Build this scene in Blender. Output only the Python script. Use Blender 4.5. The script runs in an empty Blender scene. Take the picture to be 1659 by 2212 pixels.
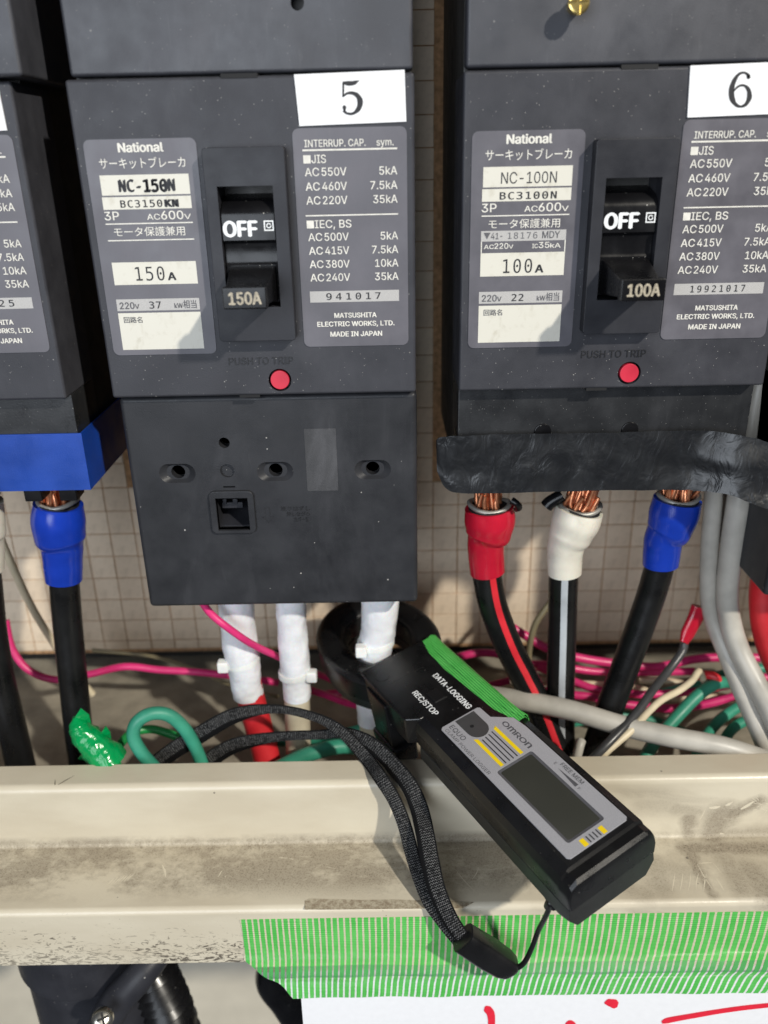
import bpy, bmesh, math, random
from mathutils import Vector, Matrix, noise, geometry
random.seed(7)
scene = bpy.context.scene
COL = scene.collection
S = 0.001                                    # everything below is written in millimetres

# ------------------------------------------------------------------ camera
F_PX, YAW, PITCH, ROLL = 1793.55, 0.00737, -0.40551, -0.02178
CAM = Vector((95.065, -279.563, -23.038))
PW, PH = 1659.0, 2212.0
def cam_axes():
    M = Matrix.Rotation(YAW, 3, 'Z') @ Matrix.Rotation(PITCH, 3, 'X')
    r, f, u = M.col[0].copy(), M.col[1].copy(), M.col[2].copy()
    c, s = math.cos(ROLL), math.sin(ROLL)
    return r*c+u*s, u*c-r*s, f
RX, UP, FW = cam_axes()
cd = bpy.data.cameras.new('camera'); cam = bpy.data.objects.new('camera', cd); COL.objects.link(cam)
cam.matrix_world = Matrix(((RX.x, UP.x, -FW.x, CAM.x*S), (RX.y, UP.y, -FW.y, CAM.y*S), (RX.z, UP.z, -FW.z, CAM.z*S), (0, 0, 0, 1)))
cd.sensor_fit = 'HORIZONTAL'; cd.sensor_width = 36; cd.lens = 36*F_PX/PW
cd.clip_start = 0.01; cd.clip_end = 20
cd.dof.use_dof = True; cd.dof.focus_distance = 0.292; cd.dof.aperture_fstop = 11.0
scene.camera = cam
def ray(x, y): return FW + RX*((x-829.5)/F_PX) - UP*((y-1106)/F_PX)
def at(x, y, Y):                              # point seen at photo position x, y lying at depth Y
    d = ray(x, y); return CAM + d*((Y-CAM.y)/d.y)

# ------------------------------------------------------------------ light (indoor: one small ceiling lamp, an added wide soft frontal fill, dim room)
w = bpy.data.worlds.new("World"); scene.world = w; w.use_nodes = True
w.node_tree.nodes['Background'].inputs[0].default_value = (0.86, 0.9, 1.0, 1)
w.node_tree.nodes['Background'].inputs[1].default_value = 0.10
def area(name, loc, target, size, power, col, shape='DISK', size_y=None):
    l = bpy.data.lights.new(name, 'AREA'); l.shape = shape; l.size = size; l.energy = power; l.color = col
    if size_y: l.size_y = size_y
    o = bpy.data.objects.new(name, l); COL.objects.link(o)
    o.location = loc; o.rotation_euler = (Vector(target)-Vector(loc)).to_track_quat('-Z', 'Y').to_euler()
    return o
KD = Vector((4.5, -5.5, 5.0)).normalized()
TG = Vector((0.11, 0.0, -0.15))
area('ceiling_lamp', TG+KD*2.4, TG, 0.09, 57, (1.0, 0.94, 0.83))
area('soft_front_fill', TG+Vector((-0.33, -1.0, 0.20)), TG, 0.75, 7.6, (0.84, 0.91, 1.0))  # added cool fill from front left near eye level, not a real lamp
scene.view_settings.view_transform = 'Standard'; scene.view_settings.look = 'None'
scene.view_settings.exposure = 0.0; scene.view_settings.gamma = 1.0

# ------------------------------------------------------------------ materials
def lin(r, g, b):
    f = lambda c: (c/255/12.92) if c/255 <= 0.04045 else ((c/255+0.055)/1.055)**2.4
    return (f(r), f(g), f(b), 1)
class NT:
    def __init__(s, name):
        s.m = bpy.data.materials.new(name); s.m.use_nodes = True
        s.t = s.m.node_tree; s.b = s.t.nodes['Principled BSDF']; s.n = s.t.nodes; s.l = s.t.links
        tc = s.n.new('ShaderNodeTexCoord'); v = s.n.new('ShaderNodeVectorMath'); v.operation = 'SCALE'
        s.l.new(tc.outputs['Object'], v.inputs[0]); v.inputs['Scale'].default_value = 1000
        s.mm = v.outputs[0]; s.uv = tc.outputs['UV']
    def put(s, sock, val):
        if hasattr(val, 'is_output') or isinstance(val, bpy.types.NodeSocket): s.l.new(val, sock)
        else: sock.default_value = val
    def scl(s, vec, sc):
        v = s.n.new('ShaderNodeVectorMath'); v.operation = 'MULTIPLY'; s.l.new(vec, v.inputs[0]); v.inputs[1].default_value = sc
        return v.outputs[0]
    def noise(s, vec, scale=1.0, detail=3, rough=0.55, dist=0.0):
        n = s.n.new('ShaderNodeTexNoise'); s.l.new(vec, n.inputs['Vector']); n.inputs['Scale'].default_value = scale
        n.inputs['Detail'].default_value = detail; n.inputs['Roughness'].default_value = rough; n.inputs['Distortion'].default_value = dist
        return n.outputs['Fac']
    def ramp(s, fac, a, b, ca=0.0, cb=1.0):
        n = s.n.new('ShaderNodeMapRange'); s.put(n.inputs[0], fac); n.inputs[1].default_value = a; n.inputs[2].default_value = b
        n.inputs[3].default_value = ca; n.inputs[4].default_value = cb; return n.outputs[0]
    def math(s, op, a, b=0.0, c=None):
        n = s.n.new('ShaderNodeMath'); n.operation = op; s.put(n.inputs[0], a); s.put(n.inputs[1], b)
        if c is not None: s.put(n.inputs[2], c)
        return n.outputs[0]
    def mix(s, fac, a, b):
        n = s.n.new('ShaderNodeMix'); n.data_type = 'RGBA'; s.put(n.inputs[0], fac); s.put(n.inputs[6], a); s.put(n.inputs[7], b)
        return n.outputs[2]
    def capsule(s, vec, a, b, r):              # 1 on the segment a-b, 0 at distance r from it
        a, b = Vector(a), Vector(b); d = b-a; q = max(d.length_squared, 1e-6)
        v = s.n.new('ShaderNodeVectorMath'); v.operation = 'SUBTRACT'; s.l.new(vec, v.inputs[0]); v.inputs[1].default_value = a
        t = s.n.new('ShaderNodeVectorMath'); t.operation = 'DOT_PRODUCT'; s.l.new(v.outputs[0], t.inputs[0]); t.inputs[1].default_value = d/q
        c = s.ramp(t.outputs['Value'], 0, 1)
        m = s.n.new('ShaderNodeVectorMath'); m.operation = 'SCALE'; m.inputs[0].default_value = d; s.l.new(c, m.inputs['Scale'])
        e = s.n.new('ShaderNodeVectorMath'); e.operation = 'DISTANCE'; s.l.new(v.outputs[0], e.inputs[0]); s.l.new(m.outputs[0], e.inputs[1])
        return s.ramp(e.outputs['Value'], r*0.25, r, 1, 0)
    def xyz(s, vec):
        n = s.n.new('ShaderNodeSeparateXYZ'); s.l.new(vec, n.inputs[0]); return n.outputs
    def bump(s, h, dist=0.1, strength=1.0):
        n = s.n.new('ShaderNodeBump'); n.inputs['Strength'].default_value = strength; n.inputs['Distance'].default_value = dist*S
        s.put(n.inputs['Height'], h); s.l.new(n.outputs[0], s.b.inputs['Normal'])
    def color(s, v): s.put(s.b.inputs['Base Color'], v)
    def rough(s, v): s.put(s.b.inputs['Roughness'], v)

def plastic(name, col, rough=0.5, dust=0.0, smudge=0.0, bump=0.03, bscale=2.5, spec=0.5, sss=0.0):
    k = NT(name); big = k.noise(k.mm, 0.06, 4); fine = k.noise(k.mm, bscale, 3)
    c = tuple(list(col)[:3])+(1,)
    lite = tuple(min(1, v*1.22+0.003) for v in c[:3])+(1,); dark = tuple(v*0.82 for v in c[:3])+(1,)
    base = k.mix(k.ramp(big, 0.3, 0.7), dark, lite)
    if smudge:
        sm = k.math('MULTIPLY', k.ramp(k.noise(k.scl(k.mm, (1, 1, 0.35)), 0.045, 6, 0.65, 0.8), 0.52, 0.78), smudge)
        base = k.mix(sm, base, (0.30, 0.30, 0.33, 1))
        sc = k.noise(k.scl(k.mm, (1.0, 1, 0.12)), 0.5, 4, 0.6, 0.6)
        base = k.mix(k.math('MULTIPLY', k.ramp(sc, 0.66, 0.8), smudge*0.8), base, (0.30, 0.30, 0.31, 1))
    if dust:
        v = k.n.new('ShaderNodeTexVoronoi'); v.inputs['Scale'].default_value = 0.33; k.l.new(k.mm, v.inputs['Vector'])
        vr = k.xyz(v.outputs['Color'])[0]
        rad = k.math('MULTIPLY', k.math('POWER', vr, 9.0), 0.11)
        sp = k.math('LESS_THAN', v.outputs['Distance'], rad)
        v2 = k.n.new('ShaderNodeTexVoronoi'); v2.inputs['Scale'].default_value = 0.95; k.l.new(k.mm, v2.inputs['Vector'])
        rad2 = k.math('MULTIPLY', k.math('POWER', k.xyz(v2.outputs['Color'])[1], 12.0), 0.15)
        sp2 = k.math('LESS_THAN', v2.outputs['Distance'], rad2)
        tot = k.math('MULTIPLY', k.math('MAXIMUM', sp, sp2), dust)
        base = k.mix(tot, base, (0.62, 0.6, 0.56, 1))
    k.color(base)
    k.rough(k.ramp(k.noise(k.mm, 0.12, 5), 0.3, 0.7, max(0.05, rough-0.08), min(1, rough+0.10)))
    k.b.inputs['Specular IOR Level'].default_value = spec
    if bump: k.bump(fine, bump)
    if sss: k.b.inputs['Subsurface Weight'].default_value = sss; k.b.inputs['Subsurface Scale'].default_value = 0.003
    return k.m
def simple(name, col, rough=0.5, metal=0.0, var=0.12, nscale=0.4, spec=0.5):
    k = NT(name); n = k.noise(k.mm, nscale, 4)
    k.color(k.mix(k.ramp(n, 0.3, 0.7), tuple(v*(1-var) for v in col[:3])+(1,), tuple(min(1, v*(1+var)) for v in col[:3])+(1,)))
    k.rough(rough); k.b.inputs['Metallic'].default_value = metal; k.b.inputs['Specular IOR Level'].default_value = spec
    return k.m

M = {}
M['case'] = plastic('case_black', (0.040, 0.041, 0.049), 0.46, dust=0.4, smudge=0.05, bump=0.05, spec=0.3)
M['cover'] = plastic('cover_black', (0.024, 0.025, 0.029), 0.42, dust=0.6, smudge=0.07, bump=0.05, spec=0.3)
M['topcover'] = plastic('top_cover_grey', (0.048, 0.050, 0.060), 0.46, dust=0.2, smudge=0.10, bump=0.04)
M['bezel'] = plastic('bezel_black', (0.023, 0.024, 0.030), 0.44, dust=0.4, smudge=0.03, bump=0.03, spec=0.3)
M['gloss'] = plastic('gloss_black', (0.005, 0.005, 0.006), 0.26, dust=0.5, smudge=0.01, bump=0.0, spec=0.3)
M['body'] = plastic('housing_black', (0.030, 0.029, 0.027), 0.55, dust=0.3, smudge=0.05)
M['label'] = plastic('label_grey', (0.112, 0.108, 0.126), 0.42, smudge=0.09, bump=0.01)
M['print'] = simple('print_cream', (0.74, 0.72, 0.66), 0.5)
M['printw'] = simple('print_white', (0.85, 0.87, 0.88), 0.5)
M['ink'] = simple('ink_black', (0.02, 0.02, 0.024), 0.6)
M['inkgrey'] = simple('ink_grey', (0.10, 0.10, 0.11), 0.6)
M['amber'] = simple('print_worn_gold', (0.42, 0.37, 0.28), 0.5, var=0.35, nscale=1.5)
M['red_btn'] = plastic('button_red', lin(200, 46, 68), 0.38, bump=0.0, spec=0.4)
M['brass'] = simple('brass', (0.75, 0.56, 0.2), 0.25, 1.0)
M['mould'] = plastic('moulded_black', (0.012, 0.012, 0.014), 0.5, bump=0)
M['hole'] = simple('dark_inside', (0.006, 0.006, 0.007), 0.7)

def panel_white(name, base, dirt):
    k = NT(name); n = k.noise(k.mm, 0.22, 5, 0.6, 0.5); n2 = k.noise(k.scl(k.mm, (1, 1, 0.3)), 0.5, 4)
    f = k.math('MULTIPLY', k.ramp(n, 0.5, 0.72), k.ramp(n2, 0.4, 0.7))
    k.color(k.mix(k.math('MULTIPLY', f, 0.8), base, dirt)); k.rough(0.45); return k.m
M['box_white'] = panel_white('label_field_white', (0.70, 0.68, 0.60, 1), (0.42, 0.38, 0.28, 1))
M['box_grey'] = None
k = NT('label_field_hatched'); x, y, z = k.xyz(k.mm)
h = k.math('SINE', k.math('MULTIPLY', k.math('ADD', x, z), 14.0))
k.color(k.mix(k.ramp(h, -0.6, 0.6), (0.36, 0.35, 0.35, 1), (0.58, 0.57, 0.55, 1))); k.rough(0.5); M['box_grey'] = k.m
M['paper'] = simple('paper_white', (0.84, 0.85, 0.88), 0.6, var=0.02)
M['sticker'] = simple('sticker_white', (0.86, 0.87, 0.89), 0.55, var=0.02, nscale=0.1)

# tiles
k = NT('tile_beige'); oi = k.n.new('ShaderNodeObjectInfo')
tile_a = k.mix(oi.outputs['Random'], (0.70, 0.57, 0.43, 1), (0.78, 0.65, 0.50, 1))
k.color(k.mix(k.math('MULTIPLY', k.ramp(k.noise(k.mm, 0.25, 5, 0.6), 0.5, 0.8), 0.35), tile_a, (0.26, 0.2, 0.14, 1))); k.rough(0.55); k.bump(k.noise(k.mm, 0.5, 3), 0.15)
M['tile'] = k.m
M['grout'] = simple('joint_brown', (0.42, 0.25, 0.13), 0.9, var=0.35)
M['floor'] = simple('cabinet_floor_grey', (0.30, 0.27, 0.215), 0.55, var=0.25, nscale=0.08)
M['dark'] = simple('cabinet_dark', (0.03, 0.028, 0.025), 0.8)

# painted steel sill with its own dirt
k = NT('sill_paint'); X, Y, Z = k.xyz(k.mm)
base = k.mix(k.ramp(k.noise(k.scl(k.mm, (0.35, 1, 1)), 0.05, 4), 0.35, 0.7), (0.56, 0.50, 0.385, 1), (0.66, 0.605, 0.48, 1))
tread = k.math('MULTIPLY', k.ramp(Y, -54.5, -44), k.ramp(Z, -271, -274))          # dust in the step's inner corner
wob = k.math('MULTIPLY_ADD', k.noise(k.scl(k.mm, (1, 1.6, 1)), 0.028, 3, 0.5, 0.2), 0.75, k.math('MULTIPLY', k.noise(k.scl(k.mm, (1, 1.4, 1)), 0.22, 7, 0.75, 0.2), 0.5))
dust = k.math('MULTIPLY', tread, k.ramp(wob, 0.50, 0.66))
corner = k.math('MULTIPLY', k.ramp(Y, -36, -28), k.ramp(Z, -272.5, -274.5))
corner = k.math('MULTIPLY', corner, k.ramp(k.noise(k.mm, 0.2, 5, 0.7), 0.3, 0.6))
dust = k.math('MAXIMUM', k.math('MULTIPLY', dust, 0.80), k.math('MULTIPLY', corner, 0.80))
right = k.math('MULTIPLY', k.ramp(X, 150, 185), k.ramp(Z, -249.5, -253))
rs = k.ramp(k.noise(k.scl(k.mm, (0.8, 1, 1.6)), 0.035, 6, 0.55, 0.9), 0.47, 0.62)
rsm = k.math('MULTIPLY', k.math('MULTIPLY', right, rs), 0.85)
dust = k.math('MAXIMUM', k.math('MULTIPLY', dust, k.ramp(X, 150, 185, 1.0, 0.6)), k.math('MULTIPLY', rsm, 0.45))
def cz(x_, y_, onriser):
    x_, y_ = 1296.1+x_*.3812, 1701.1+y_*.3812
    if onriser: return at(x_, y_, -25)
    d_ = ray(x_, y_); return CAM+d_*((-276.4-CAM.z)/d_.z)
wv = k.n.new('ShaderNodeTexNoise'); k.l.new(k.mm, wv.inputs['Vector']); wv.inputs['Scale'].default_value = 0.16; wv.inputs['Detail'].default_value = 4
wa = k.n.new('ShaderNodeVectorMath'); wa.operation = 'MULTIPLY_ADD'; k.l.new(wv.outputs['Color'], wa.inputs[0]); wa.inputs[1].default_value = (5, 3, 5); k.l.new(k.mm, wa.inputs[2])
wb = k.n.new('ShaderNodeVectorMath'); wb.operation = 'SUBTRACT'; k.l.new(wa.outputs[0], wb.inputs[0]); wb.inputs[1].default_value = (2.5, 1.5, 2.5)
sm_ = 0.0
for x0_, y0_, x1_, y1_, r_, on_, am_ in ((505, 170, 500, 290, 3.6, 1, .75), (690, 160, 620, 290, 7.5, 1, .8), (900, 80, 740, 150, 3.4, 1, .9), (560, 140, 420, 120, 3.5, 1, .5), (420, 110, 250, 100, 5, 1, .35), (720, 265, 1000, 250, 4.2, 1, .6),
        (480, 345, 1000, 340, 4.5, 0, .85), (500, 350, 560, 480, 3.6, 0, .8), (560, 490, 640, 605, 2.2, 0, .7), (700, 380, 800, 560, 6, 0, .6), (310, 430, 340, 560, 6.5, 0, .55), (860, 480, 1000, 620, 8, 0, .7), (150, 570, 260, 600, 5, 0, .45)):
    cp = k.math('MULTIPLY', k.capsule(wb.outputs[0], cz(x0_, y0_, on_), cz(x1_, y1_, on_), r_*1.35), min(1, am_*1.15))
    sm_ = cp if isinstance(sm_, float) else k.math('MAXIMUM', sm_, cp)
dust = k.math('MAXIMUM', dust, k.math('MULTIPLY', sm_, k.ramp(k.noise(k.mm, 0.5, 5, 0.7), 0.25, 0.6, 0.7, 1.0)))
grit = k.ramp(k.noise(k.mm, 1.6, 4, 0.7), 0.5, 0.72)
dust2 = k.math('MULTIPLY', dust, k.ramp(grit, 0, 1, 0.6, 1.2))
c1 = k.mix(dust2, base, (0.115, 0.083, 0.052, 1))
# scraped streaks showing clean paint
st = k.noise(k.scl(k.mm, (0.25, 1.2, 1.2)), 0.5, 4, 0.6, 1.5)
c1 = k.mix(k.math('MULTIPLY', k.ramp(st, 0.64, 0.7), k.math('MULTIPLY', dust, 0.9)), c1, (0.62, 0.56, 0.44, 1))
# dark scuffs low on the front face
front = k.math('MULTIPLY', k.ramp(Y, -56.2, -56.8), k.ramp(Z, -283, -302, 0.10, 1.0))
fl = k.noise(k.scl(k.mm, (0.4, 1, 1.1)), 0.42, 5, 0.62, 2.6)
scuff = k.math('MULTIPLY', k.ramp(k.math('ADD', fl, k.math('MULTIPLY', front, 0.17)), 0.66, 0.72), k.math('GREATER_THAN', front, 0.05))
gm = k.ramp(k.noise(k.mm, 0.035, 3), 0.36, 0.58)
c1 = k.mix(k.math('MULTIPLY', k.math('MULTIPLY', scuff, gm), 0.85), c1, (0.05, 0.038, 0.03, 1))
v = k.n.new('ShaderNodeTexVoronoi'); v.inputs['Scale'].default_value = 0.12; k.l.new(k.mm, v.inputs['Vector'])
sp = k.math('LESS_THAN', v.outputs['Distance'], k.math('MULTIPLY', k.math('POWER', k.xyz(v.outputs['Color'])[0], 5.0), 0.07))
c1 = k.mix(k.math('MULTIPLY', sp, 0.7), c1, (0.08, 0.07, 0.06, 1))
k.color(c1); k.rough(k.ramp(dust, 0, 0.6, 0.3, 0.75)); k.bump(k.noise(k.mm, 0.9, 3), 0.05)
M['sill'] = k.m
M['wallpaint'] = simple('cabinet_paint', (0.86, 0.80, 0.66), 0.5, var=0.08, nscale=0.03)

def rubber(name, col, rough=0.4, **kw): return plastic(name, col, rough, bump=kw.pop('bump', 0.02), **kw)
M['cable_black'] = rubber('cable_black', (0.006, 0.0062, 0.0065), 0.30, smudge=0.015, spec=0.35)
M['cable_grey'] = rubber('cable_grey', (0.43, 0.41, 0.365), 0.42)
M['stripe_red'] = rubber('stripe_red', lin(205, 38, 50), 0.4)
M['stripe_grey'] = rubber('stripe_grey', (0.42, 0.45, 0.48), 0.4)
M['sleeve_red'] = rubber('sleeve_red', (0.46, 0.008, 0.028), 0.18, sss=0.1)
M['sleeve_white'] = rubber('sleeve_white', (0.68, 0.65, 0.56), 0.32, sss=0.1)
M['sleeve_blue'] = rubber('sleeve_blue', (0.006, 0.036, 0.36), 0.18, sss=0.05)
M['blue_tape'] = rubber('tape_blue', (0.004, 0.048, 0.32), 0.36, bump=0.06)
M['cream'] = rubber('wire_cream', (0.66, 0.57, 0.40), 0.4)
M['pink'] = rubber('wire_pink', (0.62, 0.028, 0.16), 0.35)
M['green'] = rubber('wire_green', (0.035, 0.26, 0.17), 0.42)
M['green2'] = rubber('wire_bright_green', (0.012, 0.26, 0.06), 0.35)
M['olive'] = rubber('wire_olive', (0.20, 0.17, 0.10), 0.4)
M['darkgrey'] = rubber('wire_dark_grey', (0.045, 0.046, 0.048), 0.35)
M['red_cable'] = rubber('cable_red', (0.58, 0.02, 0.028), 0.4)
M['beige_cable'] = rubber('cable_beige', (0.52, 0.46, 0.34), 0.45)
M['wrap'] = rubber('vinyl_wrap_white', (0.78, 0.79, 0.82), 0.3, sss=0.15, bump=0.35, bscale=0.25)
M['zip'] = rubber('zip_tie_white', (0.80, 0.80, 0.78), 0.3, sss=0.2)
M['copper'] = simple('copper', (0.85, 0.33, 0.17), 0.38, 0.85, var=0.3)
M['tin'] = simple('tinned_metal', (0.36, 0.35, 0.32), 0.45, 0.45)
M['steel'] = simple('steel', (0.6, 0.58, 0.52), 0.25, 1.0)
k = NT('black_vinyl_tape'); k.color(k.mix(k.ramp(k.noise(k.mm, 0.05, 6, 0.65, 1), 0.5, 0.75), (0.010, 0.011, 0.013, 1), (0.028, 0.030, 0.033, 1)))
k.rough(k.ramp(k.noise(k.mm, 0.1, 4), 0.3, 0.7, 0.25, 0.5)); k.bump(k.noise(k.scl(k.mm, (1, 1, 0.6)), 0.16, 3, 0.5, 0.8), 0.9)
M['vtape'] = k.m
k = NT('green_vinyl_tape'); k.color((0.0, 0.27, 0.07, 1)); k.rough(0.16); k.bump(k.noise(k.mm, 0.16, 3, 0.5, 1.5), 0.8)
M['gtape'] = k.m
# device
M['dev'] = plastic('device_black', (0.0055, 0.0055, 0.006), 0.30, dust=0.3, smudge=0.008, bump=0.02, bscale=4)
M['dev2'] = plastic('device_dark_base', (0.018, 0.019, 0.018), 0.36, dust=0.3, smudge=0.03, bump=0.03, bscale=4)
k = NT('device_silver'); sp = k.ramp(k.noise(k.mm, 5.0, 2), 0.4, 0.8)
k.color(k.mix(sp, (0.36, 0.36, 0.39, 1), (0.58, 0.58, 0.61, 1))); k.rough(0.4); k.b.inputs['Metallic'].default_value = 0.2
M['silver'] = k.m
k = NT('lcd'); k.color(k.mix(k.ramp(k.noise(k.mm, 0.02, 2), 0.3, 0.7), (0.036, 0.037, 0.031, 1), (0.055, 0.056, 0.047, 1))); k.rough(0.16)
M['lcd'] = k.m
M['yellow'] = simple('print_yellow', lin(240, 208, 20), 0.45, var=0.04)
M['devprint'] = simple('print_dark_grey', (0.085, 0.085, 0.095), 0.5)
M['sensor'] = simple('sensor_window', (0.06, 0.06, 0.062), 0.3, var=0.05)
# masking tape with green stripes (uv: mm across the stripes, mm down)
def striped(name, gap, period, band=False):
    k = NT(name); u, v, _ = k.xyz(k.uv)
    u2 = k.math('ADD', u, k.math('MULTIPLY', k.ramp(k.noise(k.mm, 1.2, 2), 0.3, 0.7, -1, 1), 0.06))
    fr = k.math('FRACT', k.math('DIVIDE', u2, period))
    m = k.math('LESS_THAN', fr, 0.70)
    weave = k.ramp(k.math('SINE', k.math('MULTIPLY', v, 11.0)), -1, 1, 0.93, 1.0)
    g = k.mix(k.ramp(k.noise(k.mm, 0.15, 4), 0.35, 0.7), (0.085, 0.50, 0.085, 1), (0.14, 0.60, 0.13, 1))
    if band:                                    # over the sill, free fold, over the paper
        fold = k.math('MULTIPLY', k.ramp(v, 19.0, 19.6), k.ramp(v, 26.6, 26.0))
        gap = k.mix(k.ramp(v, 22, 22.1), gap, (0.82, 0.84, 0.84, 1)); g = k.mix(k.math('MULTIPLY', fold, 0.45), g, (0.05, 0.30, 0.12, 1))
    c = k.mix(m, gap, g)
    d = k.math('MULTIPLY', k.ramp(k.noise(k.scl(k.mm, (0.6, 1, 1)), 0.75, 4, 0.65, 0.5), 0.68, 0.74), k.ramp(k.noise(k.mm, 0.07, 2), 0.5, 0.62))
    c = k.mix(k.math('MULTIPLY', d, 0.7), c, (0.08, 0.06, 0.03, 1))
    mm_ = k.n.new('ShaderNodeMix'); mm_.data_type = 'RGBA'; mm_.blend_type = 'MULTIPLY'; mm_.inputs[0].default_value = 1
    k.l.new(c, mm_.inputs[6]); cr = k.n.new('ShaderNodeCombineColor'); [k.l.new(weave, cr.inputs[i]) for i in range(3)]; k.l.new(cr.outputs[0], mm_.inputs[7])
    k.put(k.b.inputs['Alpha'], k.math('SUBTRACT', 1.0, k.math('MULTIPLY', fold, k.ramp(m, 0, 1, 0.8, 0.12))) if band else 1.0)
    k.color(mm_.outputs[2]); k.rough(0.22); k.bump(k.math('ADD', m, k.math('SINE', k.math('MULTIPLY', v, 11.0))), 0.05)
    return k.m
M['masking'] = striped('striped_tape', (0.66, 0.60, 0.44, 1), 2.2, band=True)
M['gtape_dev'] = striped('green_film_tape', (0.03, 0.22, 0.05, 1), 1.3)
k = NT('strap_braid'); u, v, _ = k.xyz(k.uv)
vv = k.math('ABSOLUTE', k.math('SUBTRACT', k.math('FRACT', k.math('DIVIDE', v, 0.95)), 0.5))
t = k.math('FRACT', k.math('SUBTRACT', k.math('DIVIDE', u, 0.95), k.math('MULTIPLY', vv, 1.1)))
fleck = k.math('MULTIPLY', k.math('LESS_THAN', t, 0.26), k.ramp(k.noise(k.mm, 1.1, 2), 0.35, 0.6, 0.1, 1))
edge = k.math('MULTIPLY', k.math('GREATER_THAN', v, 0.55), k.math('LESS_THAN', v, 5.4))
k.color(k.mix(k.math('MULTIPLY', fleck, edge), (0.005, 0.005, 0.0055, 1), (0.21, 0.21, 0.21, 1))); k.rough(0.75); k.b.inputs['Specular IOR Level'].default_value = 0.12; k.bump(t, 0.04)
M['strap'] = k.m

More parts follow.
